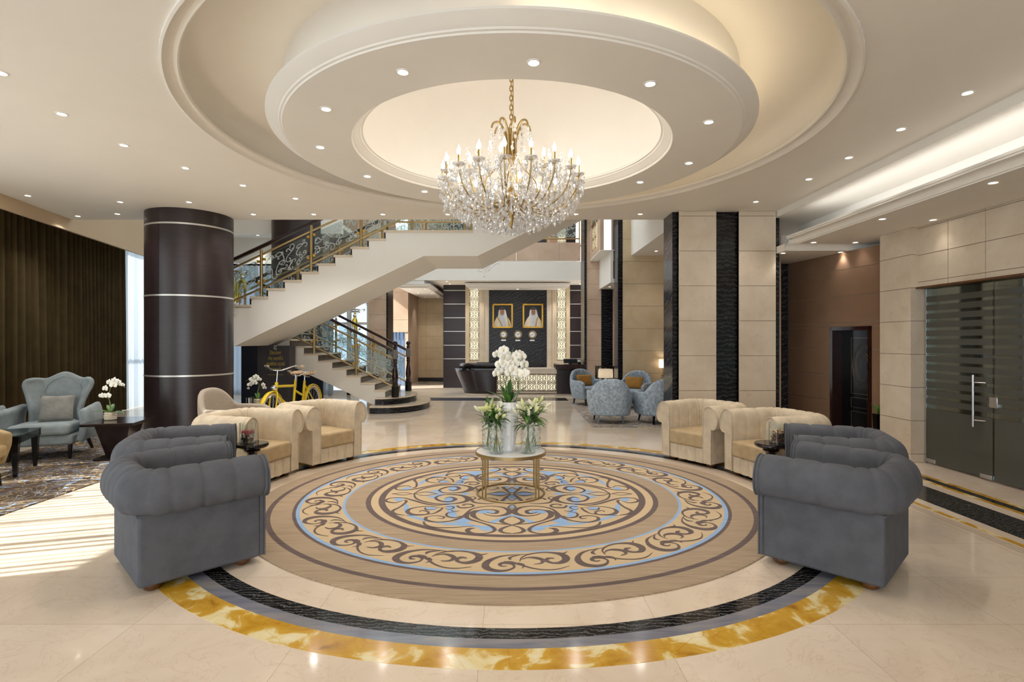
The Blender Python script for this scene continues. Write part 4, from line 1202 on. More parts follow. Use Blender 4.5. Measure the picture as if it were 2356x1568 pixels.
def m_carpet(name, base, dark, lines, scale):
    t = NT(name)
    v = t.coords()
    n1 = t.noise(v, scale, 2., .5, 2.5)
    n2 = t.noise(v, scale * .7, 2., .5, 3.5)
    c = t.cr(t.noise(v, scale * 2, 4.), [(.4, lin(base)), (.6, lin(dark))])
    for nn, col, w in ((n1, lines[0], .012), (n2, lines[1], .010)):
        k = t.cr(t.math('ABSOLUTE', t.math('SUBTRACT', nn, .5)), [(w, (1, 1, 1, 1)), (w * 1.6, (0, 0, 0, 1))])
        c = t.mix(k, c, lin(col))
    g = t.noise(v, 300., 2.)
    t.pbr(c, .95, Normal=t.bump(g, .3, .003), **{'Specular IOR Level': .1})
    return t.mat
lc = empty('lounge_carpet', (0, 0, 0), 0, 'brown patterned carpet with blue and tan curves under the wingback chairs', 'carpet')
MB().add([(-4.27, .5, .0), (-5.25, .5, 0), (-7.05, 10.4, 0), (-5.62, 10.4, 0), (-5.62, 7.6, 0), (-4.27, 7.3, 0), (-4.27, .5, .009), (-5.25, .5, .009), (-7.05, 10.4, .009), (-5.62, 10.4, .009), (-5.62, 7.6, .009), (-4.27, 7.3, .009)],
         [(5, 4, 3, 2, 1, 0), (6, 7, 8, 9, 10, 11)] + [(i, (i + 1) % 6, 6 + (i + 1) % 6, 6 + i) for i in range(6)]).build('carpet_pile', m_carpet('lounge_carpet_pile', '#4a3f38', '#6b5c4e', ('#8a9db8', '#b29a6a'), 3.2), lc)
ar = empty('area_rug', (0, 0, 0), 0, 'grey patterned rug under the four blue tub chairs', 'rug')
MB().prism([(1.36, 9.08), (3.5, 9.08), (3.5, 12.33), (2.42, 12.33), (2.42, 12.9), (1.36, 12.9)], 'z', 0, .01).build('rug_pile', m_carpet('grey_rug_pile', '#7d746c', '#a3968a', ('#b9c0cc', '#c9b59a'), 2.6), ar)

def drape(name, u0, u1, d, z0, z1, folds, amp, mat, label, seed, solid=.004):
    rng = random.Random(seed)
    ph = [rng.uniform(.6, 1.5) for _ in range(folds + 2)]
    tot = sum(ph[:folds])
    cum = [0]
    for p in ph[:folds]: cum.append(cum[-1] + p / tot)
    def off(t, v):
        i = max([k for k in range(folds) if cum[k] <= t] or [0])
        f = (t - cum[i]) / (cum[i + 1] - cum[i])
        a = amp * (.7 + .5 * ph[i] / 1.5) * (.55 + .45 * (1 - v))
        return a * math.cos(2 * PI * f) + .012 * math.sin(23 * t + 2 * v)
    n = folds * 8
    m = MB().grid(lambda a, b: left_at(lerp(u0, u1, a), d + off(min(a, .9999), b), lerp(z0, z1, b)), n, 6)
    o = m.build(name, mat, smooth=70)
    return tag(o, label, 'curtain')
drape('curtain', -.85, 4.68, .6, .02, 3.56, 38, .06, MT['curtain'], 'long dark olive brown curtain along the left wall', 1)
drape('sheer_curtain', -11, -4.48, .5, .02, 3.56, 52, .045, MT['sheer'], 'white sheer curtain in the left window nearer the camera', 7)
drape('sheer_curtain', 4.62, 7.9, .56, .02, 3.56, 26, .045, MT['sheer'], 'white sheer curtain between the dark curtain and the wood column', 2)
bl = empty('vertical_blind', (0, 0, 0), 0, 'pale vertical blind in the left window beside the lounge chairs', 'blind')
rng = random.Random(5)
u = -4.6
while u < -.8:
    w = rng.choice((.015, .02, .03, .04, .07))
    m = MB(); lbox(m, u, u + w, .62, .625, .02, 3.5)
    m.build('slat', MT['white'], bl)
    u += w + rng.choice((.05, .06, .09, .12))
def rear_drape(px0, px1, z0, z1, label, seed, mat):
    rng = random.Random(seed)
    y = YB - .18
    x0, x1 = XX(px0, y), XX(px1, y)
    k = max(3, round((x1 - x0) / .13))
    m = MB().grid(lambda a, b: (lerp(x0, x1, a), y + .035 * math.cos(2 * PI * k * a + .4 * math.sin(5 * a)), lerp(z0, z1, b)), k * 8, 3)
    tag(m.build('sheer_curtain', mat, smooth=70), label, 'curtain')
rear_drape(505, 640, .02, 3.48, 'pale grey sheer curtain in the rear window left of the second column', 3, MT['sheer2'])
rear_drape(725, 765, .02, 3.48, 'grey sheer curtain edge in the rear window behind the stairs', 4, MT['sheer2'])

# ================================================================ channel-tufted club chairs
PROF = [(.02, .455), (.06, .458), (.092, .485), (.108, .54), (.102, .605), (.078, .662), (.036, .70), (-.006, .713), (-.046, .70), (-.074, .665), (-.088, .60), (-.092, .50), (-.092, .33)]
def chair_path():
    P, seams, s_ = [], [0.], 0.
    yc, xb, R = .335, -.33, .14
    def ap(x, y, nx, ny): P.append((x, y, nx, ny))
    n1, n2, n3 = 44, 22, 34
    for i in range(n1): ap(lerp(.33, xb + R, i / n1), -yc, 0, -1)
    for i in range(n2):
        a = -PI / 2 - (PI / 2) * i / n2
        ap(xb + R + R * math.cos(a), -yc + R + R * math.sin(a), math.cos(a), math.sin(a))
    for i in range(n3): ap(xb, lerp(-yc + R, yc - R, i / n3), -1, 0)
    for i in range(n2):
        a = PI - (PI / 2) * i / n2
        ap(xb + R + R * math.cos(a), yc - R + R * math.sin(a), math.cos(a), math.sin(a))
    for i in range(n1 + 1): ap(lerp(xb + R, .33, i / n1), yc, 0, 1)
    L = [0.]
    for a, b in zip(P, P[1:]): L.append(L[-1] + math.hypot(a[0] - b[0], a[1] - b[1]))
    return P, L
def club_chair(name, mat, seatmat, label):
    o = empty(name, (0, 0, 0), 0, label, 'armchair')
    P, L = chair_path()
    T = L[-1]
    arm, arc = .52, .22
    se = [arm * .34, arm * .68, arm + .0, arm + arc * .36, arm + arc * .7, arm + arc * 1.05]
    back = T - 2 * (arm + arc)
    se = se + [arm + arc + back * .36, arm + arc + back * .66] + [T - x for x in se[::-1]]
    prof = [(p.x, p.y) for p in catmull([(a, b, 0) for a, b in PROF], 2)]
    cx, cz = .008, .56
    m = MB()
    rows = []
    for (x, y, nx, ny), l in zip(P, L):
        g = max(math.exp(-(abs(l - q) / .009) ** 1.3) for q in se)
        bul = min(abs(l - q) for q in se)
        k = 1.0 - .06 * g + .02 * min(1, bul / .05)
        e = min(l, T - l)
        if e < .04: k *= .9 + .1 * math.sqrt(max(0, 1 - (1 - e / .04) ** 2))
        rows.append([(x + nx * (cx + (d - cx) * k), y + ny * (cx + (d - cx) * k), cz + (z - cz) * k if z > .40 else z) for d, z in prof])
    n = len(prof)
    m.add([p for r in rows for p in r], [(i * n + j, i * n + j + 1, (i + 1) * n + j + 1, (i + 1) * n + j) for i in range(len(rows) - 1) for j in range(n - 1)])
    m.add(rows[0], [tuple(range(n))]); m.add(rows[-1], [tuple(range(n))])
    m.build('tufted_roll', mat, o, smooth=80)
    U = [(.33, -.352), (.33, -.25), (-.24, -.25), (-.24, .25), (.33, .25), (.33, .352), (-.346, .352), (-.346, -.352)]
    MB().prism(U, 'z', .045, .475).build('body', mat, o, bevel=.018, seg=3)
    # piping just under the roll
    m = MB()
    U2 = [(.335, -.358), (-.352, -.358), (-.352, .358), (.335, .358)]
    m.tube([(x, y, .458) for x, y in U2], .007, 6)
    m.build('piping', mat, o, smooth=60)
    for s_ in (-1, 1):
        ol = [(s_ * (.335 - .09), .05)] + [(s_ * (.335 + d * .97), z - .004) for d, z in [(p[0], p[1]) for p in catmull([(a, b, 0) for a, b in PROF[::-1]], 3)]] + [(s_ * .352, .05)]
        a = MB().prism(ol, 'x', .325, .352).build('arm_front', mat, o, bevel=.008)
        MB().tube([(.353, p[0], p[1]) for p in ol], .0055, 6).build('piping', mat, a, smooth=60)
    MB().box(-.24, .362, -.243, .243, .215, .385).build('seat_cushion', seatmat, o, bevel=.028, seg=4)
    m = MB()
    m.grid(lambda a, b: (.333 + .018 * abs(math.sin(4 * PI * a)) ** .5, lerp(-.245, .245, a), lerp(.05, .215, b)), 48, 2)
    m.box(.2, .333, -.245, .245, .05, .215)
    m.build('front_panel', mat, o, smooth=50)
    for x in (-.26, .24):
        for y in (-.27, .27):
            MB().lathe([(.03, 0), (.045, .012), (.05, .03), (.045, .047)], 18, (x, y, 0), cap=True).build('foot', MT['footwood'], o, smooth=50)
    return o
gc = club_chair('club_chair', MT['grey'], MT['grey'], 'charcoal grey tufted club chair nearest the camera on the left of the round rug')
cc = club_chair('club_chair', MT['cream'], MT['creamseat'], 'cream tufted club chair on the left of the rug, next to the grey pair')
R_ = math.radians
gc.location, gc.rotation_euler.z = (-2.133, 3.549, 0), R_(45.6)
copy_tree(gc, (-2.72, 4.45, 0), R_(21.7), 'charcoal grey tufted club chair behind the foremost grey one, left of the rug')
copy_tree(gc, (2.133, 3.56, 0), R_(180 - 45.6), 'charcoal grey tufted club chair nearest the camera on the right of the round rug')
copy_tree(gc, (2.70, 4.47, 0), R_(180 - 21.7), 'charcoal grey tufted club chair behind the foremost grey one, right of the rug')
cc.location, cc.rotation_euler.z = (-2.79, 5.68, 0), R_(-16)
copy_tree(cc, (-2.36, 6.58, 0), R_(-33), 'cream tufted club chair on the left of the rug, closest to the stair foot')
copy_tree(cc, (2.79, 5.70, 0), R_(180 + 16), 'cream tufted club chair on the right of the rug, next to the grey pair')
copy_tree(cc, (2.36, 6.60, 0), R_(180 + 33), 'cream tufted club chair on the right of the rug, in front of the stone column')

# ================================================================ tub chairs
def tub_chair(name, mat, seatmat, label, legmat, hb=.80, ha=.56, leg=.14, legs=True):
    o = empty(name, (0, 0, 0), 0, label, 'armchair')
    W_, B_ = .365, -.35
    def pl(t, k):   # t -1..1 round the back
        a = abs(t)
        sg = 1 if t >= 0 else -1
        if a < .55:
            th = a / .55 * PI / 2
            x, y = B_ * math.cos(th) ** .8 - 0, W_ * math.sin(th) ** .85
        else:
            f = (a - .55) / .45
            x, y = lerp(0, .33, f), W_ * (1 - .06 * f * f)
        return (x * k, sg * y * k)
    def top(t):
        a = abs(t)
        f = min(1, max(0, (a - .02) / .36))
        f = f ** 2.1 * (1 - .12 * math.sin(PI * f))
        return lerp(hb, ha, f) - .05 * max(0, a - .85) / .15
    m = MB().grid(lambda u, v: (lambda t: (*pl(t, lerp(.86, 1, min(1, v * 1.6))), lerp(leg, top(t), v)))(2 * u - 1), 40, 10)
    m.build('back_shell', mat, o, smooth=80, solid=.075, subsurf=1)
    out = [pl(t / 12, .84) for t in range(-12, 13)]
    MB().prism([(x * .98, y * .98) for x, y in out], 'z', leg, .29).build('seat_base', mat, o, bevel=.02)
    MB().prism([(x + (.05 if x > .25 else 0), y * .95) for x, y in out], 'z', .285, .41).build('seat_cushion', seatmat, o, bevel=.035, seg=4)
    if legs:
        for x, y in ((.24, .24), (.24, -.24), (-.24, .2), (-.24, -.2)):
            MB().tube([(x * 1.12, y * 1.1, 0), (x, y, leg + .02)], [.016, .026], 4).build('leg', legmat, o)
    return o
bc = tub_chair('tub_chair', MT['bluev'], MT['bluev'], 'mottled blue tub chair seen from behind, nearest the camera of the blue four', MT['black_lacq'])
bc.location, bc.rotation_euler.z = (1.75, 9.66, .01), R_(84)
b1 = copy_tree(bc, (1.75, 12.38, .01), R_(-62), 'mottled blue tub chair with an ochre cushion beside the reception desk')
b2 = copy_tree(bc, (2.62, 11.68, .01), R_(-125), 'mottled blue tub chair with an ochre cushion in front of the honey stone pier')
copy_tree(bc, (2.62, 9.62, .01), R_(100), 'mottled blue tub chair seen from behind, partly hidden by the stone column')
bo = tub_chair('tub_chair', MT['boucle'], MT['boucle'], 'taupe boucle tub chair behind the cream chairs, by the wood column', MT['black_lacq'], .83, .58)
bo.location, bo.rotation_euler.z = (-3.76, 7.25, 0), R_(-8)
bt = tub_chair('tub_chair', MT['tan'], MT['tan'], 'tan armchair cut off by the left edge of the picture', MT['black_lacq'], .74, .56, .2)
bt.location, bt.rotation_euler.z = (-5.28, 5.06, .009), R_(25)
def pillow(name, w, h, t_, mat, label, loc, rx, rz, group=None):
    m = MB()
    def q(sgn):
        def f(u, v):
            x, y = 2 * u - 1, 2 * v - 1
            e = (max(0, 1 - abs(x) ** 4) * max(0, 1 - abs(y) ** 4)) ** .5
            pin = 1 - .06 * (x * x) * (1 - y * y) - 0
            return (x * w / 2 * (1 - .05 * (1 - abs(y)) * abs(x)), sgn * t_ / 2 * e, y * h / 2 * (1 - .05 * (1 - abs(x)) * abs(y)))
        return f
    m.grid(q(-1), 16, 16); m.grid(q(1), 16, 16)
    o = m.build(name, mat, smooth=80)
    o.location = loc
    o.rotation_euler = (rx, 0, rz)
    return tag(o, label, 'cushion', group)
pillow('cushion', .42, .26, .12, MT['ochre'], 'ochre cushion on the blue chair beside the reception desk', (1.68, 12.50, .55), R_(-12), R_(28))
pillow('cushion', .42, .26, .12, MT['ochre'], 'ochre cushion on the blue chair in front of the honey stone pier', (2.67, 11.78, .55), R_(-12), R_(-35))

# ================================================================ wingback chairs
def wingback(label):
    o = empty('wingback_chair', (0, 0, 0), 0, label, 'armchair')
    def bk(u, v):
        x = 2 * u - 1
        a = abs(x)
        z = lerp(.28, 1.0, v)
        hw = .285 + .045 * v + .13 * max(0, v - .4) ** .9 * (1 if v > .4 else 0) - .07 * max(0, (v - .86) / .14) ** 2
        topw = .045 * math.cos(PI * min(1, a / .7)) + .02 * math.sin(PI * max(0, (a - .62) / .38))
        z += topw * v * v * 1.0
        wing = max(0, (a - .58) / .42)
        fw = wing ** 1.3 * (.26 * (1 - abs(v - .45) * .5))
        edge = .05 * math.sin(PI * v) * wing
        return (x * (hw - edge), .30 - fw + .08 * (v - .2) + .02 * (1 - x * x), z)
    MB().grid(bk, 28, 14).build('winged_back', MT['teal'], o, smooth=80, solid=.065, subsurf=1)
    # inner panel seam
    MB().tube([(lambda q: (q[0], q[1] - .036, q[2]))(bk(.5 + .5 * x, v)) for x, v in [(-.52, .22), (-.58, .45), (-.56, .72), (-.46, .84), (-.25, .90), (0, .925), (.25, .90), (.46, .84), (.56, .72), (.58, .45), (.52, .22)]], .006, 6).build('piping', MT['teal'], o, smooth=60)
    for s_ in (-1, 1):
        def arm(u, v):
            y = lerp(.28, -.34, u)
            top = lerp(.64, .60, u) - .10 * max(0, u - .75) / .25 * 0
            x = s_ * (.36 + .06 * math.sin(PI * v * .9) + .03 * u)
            return (x, y - .03 * math.sin(PI * v) * u, lerp(.20, top, v))
        a = MB().grid(arm, 16, 8).build('arm', MT['teal'], o, smooth=80, solid=.085, subsurf=1)
        MB().tube([(s_ * (.38 + .06 * math.sin(PI * v * .9)), -.385 - .03 * math.sin(PI * v), lerp(.22, .63, v)) for v in [i / 10 for i in range(11)]], .006, 6).build('piping', MT['teal'], a, smooth=60)
    MB().box(-.33, .33, -.36, .30, .17, .30).build('seat_base', MT['teal'], o, bevel=.03)
    MB().box(-.31, .31, -.40, .24, .30, .43).build('seat_cushion', MT['teal'], o, bevel=.045, seg=4)
    for x, y, dx, dy in ((-.30, -.32, 0, -.01), (.30, -.32, 0, -.01), (-.27, .28, -.03, .1), (.27, .28, .03, .1)):
        MB().tube([(x + dx, y + dy, 0), (x, y, .19)], [.016, .027], 10).build('leg', MT['black_lacq'], o, smooth=50)
    return o
w1 = wingback('teal grey wingback chair with a grey cushion, beside the orchid table')
w1.location, w1.rotation_euler.z = (-5.86, 6.86, .009), R_(20)
copy_tree(w1, (-6.72, 6.42, .009), R_(24), 'teal grey wingback chair cut off by the left edge of the picture')
pillow('cushion', .36, .33, .12, MT['greycush'], 'square grey cushion on the wingback chair beside the orchid table', (-5.83, 6.89, .60), R_(-14), R_(22))

# ================================================================ tables
def ped_table():
    o = empty('pedestal_table', (-4.90, 6.72, .009), R_(12), 'dark wood pedestal table holding a white orchid beside the wingback chair', 'side table')
    MB().box(-.29, .29, -.31, .31, .43, .465).build('tabletop', MT['tablewood'], o, bevel=.006)
    MB().add([(x * a, y * a, z) for z, a in ((.025, .10), (.43, .19)) for x, y in ((-1, -1), (1, -1), (1, 1), (-1, 1))], [(0, 1, 5, 4), (1, 2, 6, 5), (2, 3, 7, 6), (3, 0, 4, 7), (0, 3, 2, 1), (4, 5, 6, 7)]).build('pedestal', MT['tablewood'], o)
    MB().box(-.2, .2, -.2, .2, 0, .025).build('base_plate', MT['tablewood'], o, bevel=.004)
ped_table()
def low_table():
    o = empty('coffee_table', (-5.665, 5.87, .009), R_(25), 'low black table with a glass top in front of the wingback chairs', 'coffee table')
    for x in (-.28, .28):
        for y in (-.28, .28):
            MB().add([(x + a * r, y + b * r, z) for z, r in ((0, .016), (.36, .032)) for a, b in ((-1, -1), (1, -1), (1, 1), (-1, 1))], [(0, 1, 5, 4), (1, 2, 6, 5), (2, 3, 7, 6), (3, 0, 4, 7), (0, 3, 2, 1), (4, 5, 6, 7)]).build('leg', MT['black_lacq'], o)
    m = MB()
    for a, b, c, d_ in ((-.32, .32, -.32, -.25), (-.32, .32, .25, .32), (-.32, -.25, -.32, .32), (.25, .32, -.32, .32)): m.box(a, b, c, d_, .36, .43)
    m.build('apron', MT['black_lacq'], o, bevel=.004)
    MB().box(-.325, .325, -.325, .325, .43, .442).build('glass_top', plain('black_glass', '#16201f', .05, var=.02), o, bevel=.002)
low_table()
def round_side(x, y, label):
    o = empty('side_table', (x, y, 0), 0, label, 'side table')
    MB().lathe([(.001, .46), (.132, .46), (.146, .475), (.146, .49), (.138, .50), (.001, .50)], 40).build('tabletop', MT['tablewood'], o, smooth=40)
    MB().lathe([(.06, .46), (.075, .43), (.045, .40), (.04, .06), (.05, .04)], 24).build('pedestal', MT['tablewood'], o, smooth=40)
    MB().lathe([(.13, 0), (.13, .02), (.05, .05), (.001, .05)], 32, cap=True).build('base', MT['tablewood'], o, smooth=40)
    return o
round_side(-2.45, 5.075, 'small round dark side table between the grey and cream chairs, left of the rug')
round_side(2.45, 5.09, 'small round dark side table between the grey and cream chairs, right of the rug')
def dark_table(name, x, y, sx, sy, h, label):
    o = empty(name, (x, y, 0), 0, label, 'side table')
    MB().box(-sx, sx, -sy, sy, h - .03, h).build('tabletop', MT['tablewood'], o, bevel=.004)
    for a in (-1, 1):
        for b in (-1, 1): MB().box(a * (sx - .03) - .02, a * (sx - .03) + .02, b * (sy - .03) - .02, b * (sy - .03) + .02, 0, h - .03).build('leg', MT['tablewood'], o)
    return o
dark_table('side_table', -4.12, 9.02, .26, .2, .40, 'dark side table with an orchid in front of the navy panel')
dark_table('lamp_table', 2.24, 13.02, .16, .16, .46, 'dark side table holding the table lamp between two blue chairs')
dark_table('console_table', 2.38, 13.85, .22, .2, .82, 'tall dark console in front of the black marble panel')
# ================================================================ marble table with flowers
TX, TY = -.012, 5.12
def centre_table():
    o = empty('marble_table', (TX, TY, .013), 0, 'round white marble table with brass legs in the middle of the rug', 'table')
    MB().lathe([(.001, .395), (.322, .395), (.33, .40), (.33, .405), (.001, .407)], 64).build('tabletop', MT['wtop'], o, smooth=30)
    MB().lathe([(.326, .378), (.336, .378), (.336, .408), (.326, .408), (.326, .378)], 64).build('brass_rim', MT['brass'], o, smooth=30)
    m = MB().tube([(.318 * math.cos(a), .318 * math.sin(a), .008) for a in [2 * PI * i / 72 for i in range(72)]], .009, 8, closed=True)
    m.build('base_ring', MT['brass'], o, smooth=50)
    for a in (-40, 40, 140, 220):
        for da in (-4.2, 4.2):
            an = R_(a + da)
            MB().tube([(.318 * math.cos(an), .318 * math.sin(an), .01), (.318 * math.cos(an), .318 * math.sin(an), .38)], .0075, 10).build('leg', MT['brass'], o, smooth=50)
centre_table()
ZTB = .013 + .407
# petals, leaves and buds are drawn once and copied
def blade(m, L, w, bend, M, mi=0, n=8, fold=.25):
    rows = []
    for i in range(n + 1):
        t = i / n
        ww = w * math.sin(PI * min(1, t * .93 + .05)) ** .8
        a = bend * t
        x = L * (math.sin(a) / max(abs(bend), 1e-3) if abs(bend) > 1e-3 else t)
        z = L * (1 - math.cos(a)) / (bend if abs(bend) > 1e-3 else 1e9)
        for s_ in (-1, 0, 1): rows.append(M @ Vector((x, s_ * ww, -z + abs(s_) * ww * fold)))
    m.add(rows, [(3 * i + j, 3 * i + j + 1, 3 * i + j + 4, 3 * i + j + 3) for i in range(n) for j in range(2)], mi)
def mesh_flower():
    m = MB()
    def petal(a, L, w, tilt, mi=0):
        rows = []
        for i in range(7):
            t = i / 6
            ww = w * math.sin(PI * (.06 + .88 * t)) ** .65
            for s_ in (-1, -.5, 0, .5, 1):
                x, y, z = s_ * ww, -.006 * math.sin(PI * t) * 2 + abs(s_) * .005 - tilt * t * L, .004 + L * t
                rows.append((x * math.cos(a) + z * math.sin(a), y, -x * math.sin(a) + z * math.cos(a)))
        m.add(rows, [(5 * i + j, 5 * i + j + 1, 5 * i + j + 6, 5 * i + j + 5) for i in range(6) for j in range(4)], mi)
    for a, L, w, ti in ((0, .040, .017, -.1), (2 * PI / 3 + .1, .038, .015, -.1), (-2 * PI / 3 - .1, .038, .015, -.1), (PI / 2 - .15, .043, .027, .12), (-PI / 2 + .15, .043, .027, .12)): petal(a, L, w, ti)
    m.ball((0, -.008, -.006), .006, 8, 6, (1, 1, 1.2), 1)
    return m
FL = None
def flower(parent, loc, rot, sc=1.):
    global FL
    if FL is None:
        FL = mesh_flower().build('flower', [MT['petal'], MT['yel']], parent, smooth=80)
        o = FL
    else:
        o = FL.copy(); COL.objects.link(o); o.parent = parent
    o.location, o.rotation_euler, o.scale = loc, rot, (sc, sc, sc)
    return o
def orchid(x, y, z, label, pot, stems, flowers, leaves, seed):
    rng = random.Random(seed)
    o = empty('orchid', (x, y, z), 0, label, 'potted plant')
    zr = pot(o)
    for pts in stems: MB().tube(catmull([(a, b, c) for a, b, c in pts], 6), [.0045, .0035, .0025], 6).build('stem', MT['stem'], o, smooth=60)
    for (a, L, w, b, up) in leaves:
        m = MB(); blade(m, L, w, b, Matrix.Rotation(a, 4, 'Z') @ Matrix.Rotation(-up, 4, 'Y'))
        m.build('leaf', MT['leafl' if rng.random() < .4 else 'leaf'], o, smooth=80, loc=(0, 0, zr - .01))
    for (a, b, c, rz, rx, s_) in flowers: flower(o, (a, b, c), (rx, 0, rz), s_)
    return o
def pot_ribbed(o):
    pr = [(.001, 0), (.058, 0)]
    for i in range(4):
        z = .012 + i * .022
        pr += [(.062, z - .008), (.070, z + .003), (.062, z + .012)]
    pr += [(.064, .098), (.056, .098), (.054, .06), (.001, .06)]
    MB().lathe(pr, 36).build('ribbed_pot', MT['creamcer'], o, smooth=50)
    return .095
def small_orchid(x, y, z, label, fl, mir, seed, tall):
    st = [[(0, 0, .06), (-.01, 0, .2), (-.02 * mir, 0, .32), (.04 * mir, -.02, tall - .02), (.12 * mir, -.02, tall), (.2 * mir, -.02, tall - .06)], [(0, 0, .06), (.0, 0, .2), (-.04 * mir, -.01, .29), (-.13 * mir, -.01, .29)]]
    return orchid(x, y, z, label, pot_ribbed, st, fl, [(R_(200), .22, .035, .9, .5), (R_(-15), .22, .035, .8, .4), (R_(110), .16, .03, .6, 1.0), (R_(160), .12, .03, .4, 1.2)], seed)
rg = random.Random(3)
zz1 = .009 + .465
# left orchid: sizes taken at its own distance
small_orchid(-5.03, 6.74, zz1, 'white orchid in a ribbed cream pot on the dark pedestal table', [(a, b, c, rg.uniform(-.5, .5), rg.uniform(-.3, .3), s_) for a, b, c, s_ in [(.0, -.02, .47, .95), (.075, -.03, .49, 1.05), (.06, -.03, .44, 1.05), (.14, -.02, .45, .9), (-.05, -.02, .395, .95), (-.06, -.02, .30, .8), (-.09, -.02, .305, .8), (-.01, -.03, .305, .9), (.12, -.03, .48, .8), (.17, -.02, .44, .6)]], 1, 1, .46)
small_orchid(-4.26, 9.02, .40, 'white orchid in a ribbed cream pot in front of the navy panel', [(a, b, c, rg.uniform(-.5, .5), rg.uniform(-.3, .3), s_) for a, b, c, s_ in [(-.06, -.02, .40, 1.05), (-.02, -.03, .46, 1.1), (-.09, -.02, .36, 1.0), (-.13, -.02, .33, .9), (.03, -.02, .42, .9), (-.04, -.03, .36, 1.), (.10, -.02, .33, .85), (.12, -.02, .28, .8), (-.10, -.02, .42, .9), (-.15, -.02, .27, .6)]], -1, 2, .44)
sv = tag(MB().lathe([(.001, 0), (.045, 0), (.045, .12), (.04, .12), (.04, .01), (.001, .01)], 28).build('steel_cup', MT['steel'], smooth=40), 'small steel cup on the dark side table beside the orchid', 'cup')
sv.location = (-4.345, 8.9, .40)
def pot_facet(o):
    rng = random.Random(8)
    m = MB()
    n, rows = 14, 9
    rr = lambda t: lerp(.060, .088, min(1, t * 1.6)) - .012 * max(0, t - .7) / .3
    vs_ = []
    for j in range(rows):
        for i in range(n):
            z0, z1 = .46 * j / rows, .46 * (j + 1) / rows
            a0, a1 = 2 * PI * (i - .02) / n, 2 * PI * (i + 1.02) / n
            r0 = rr((z0 + z1) / .92) + rng.uniform(-.003, .003)
            t_ = rng.uniform(-.004, .004)
            pts = [((r0 - t_) * math.cos(a), (r0 - t_) * math.sin(a), z0) for a in (a0, a1)] + [((r0 + t_) * math.cos(a), (r0 + t_) * math.sin(a), z1) for a in (a1, a0)]
            m.add(pts + [(p[0] * .8, p[1] * .8, p[2]) for p in pts], [(0, 1, 2, 3), (0, 4, 5, 1), (1, 5, 6, 2), (2, 6, 7, 3), (3, 7, 4, 0)])
    m.lathe([(.001, .40), (.08, .40)], 20)
    m.build('faceted_vase', MT['whitecer'], o)
    return .45
fl, st = [], []
rg = random.Random(12)
def pxo(px, py, Z=5.1): return ((px - CX) * Z / F - TX - -.0, (CY - py) * Z / F + H - ZTB)
for px, py in [(1148, 815), (1164, 805), (1170, 816), (1156, 838), (1163, 832), (1153, 852), (1147, 858), (1158, 856), (1176, 845), (1172, 830), (1185, 825), (1193, 817), (1201, 815), (1206, 820), (1190, 836), (1186, 848), (1178, 856), (1196, 856), (1212, 857), (1207, 860), (1211, 838), (1180, 836), (1168, 850), (1196, 828), (1166, 820), (1189, 860)]:
    a, c = pxo(px, py)
    fl.append((a, rg.uniform(-.09, .03), c, rg.uniform(-.7, .7), rg.uniform(-.4, .3), rg.uniform(.95, 1.15)))
for (bx, tx, tz, lean) in [(-.03, -.06, .88, .03), (-.01, -.02, .90, -.02), (.0, .03, .92, .02), (.02, .09, .82, .05), (-.05, -.10, .76, .0), (.03, .13, .78, .03)]:
    st.append([(bx, 0, .38), (lerp(bx, tx, .3) + lean, -.01, .55), (lerp(bx, tx, .7), -.02, .72), (tx, -.03, tz), (tx + lean, -.05, tz + .06)])
orchid(TX - .02, TY + .02, ZTB, 'tall white orchid in a faceted white vase in the middle of the marble table', pot_facet, st, fl,
       [(R_(175), .26, .032, .5, .75), (R_(200), .22, .034, .6, .5), (R_(-5), .2, .034, .9, .5), (R_(20), .26, .032, .3, .85), (R_(80), .24, .035, .2, 1.3), (R_(-70), .18, .035, .6, 1.1), (R_(-110), .2, .034, .5, 1.0), (R_(140), .2, .03, .3, 1.2)], 5)
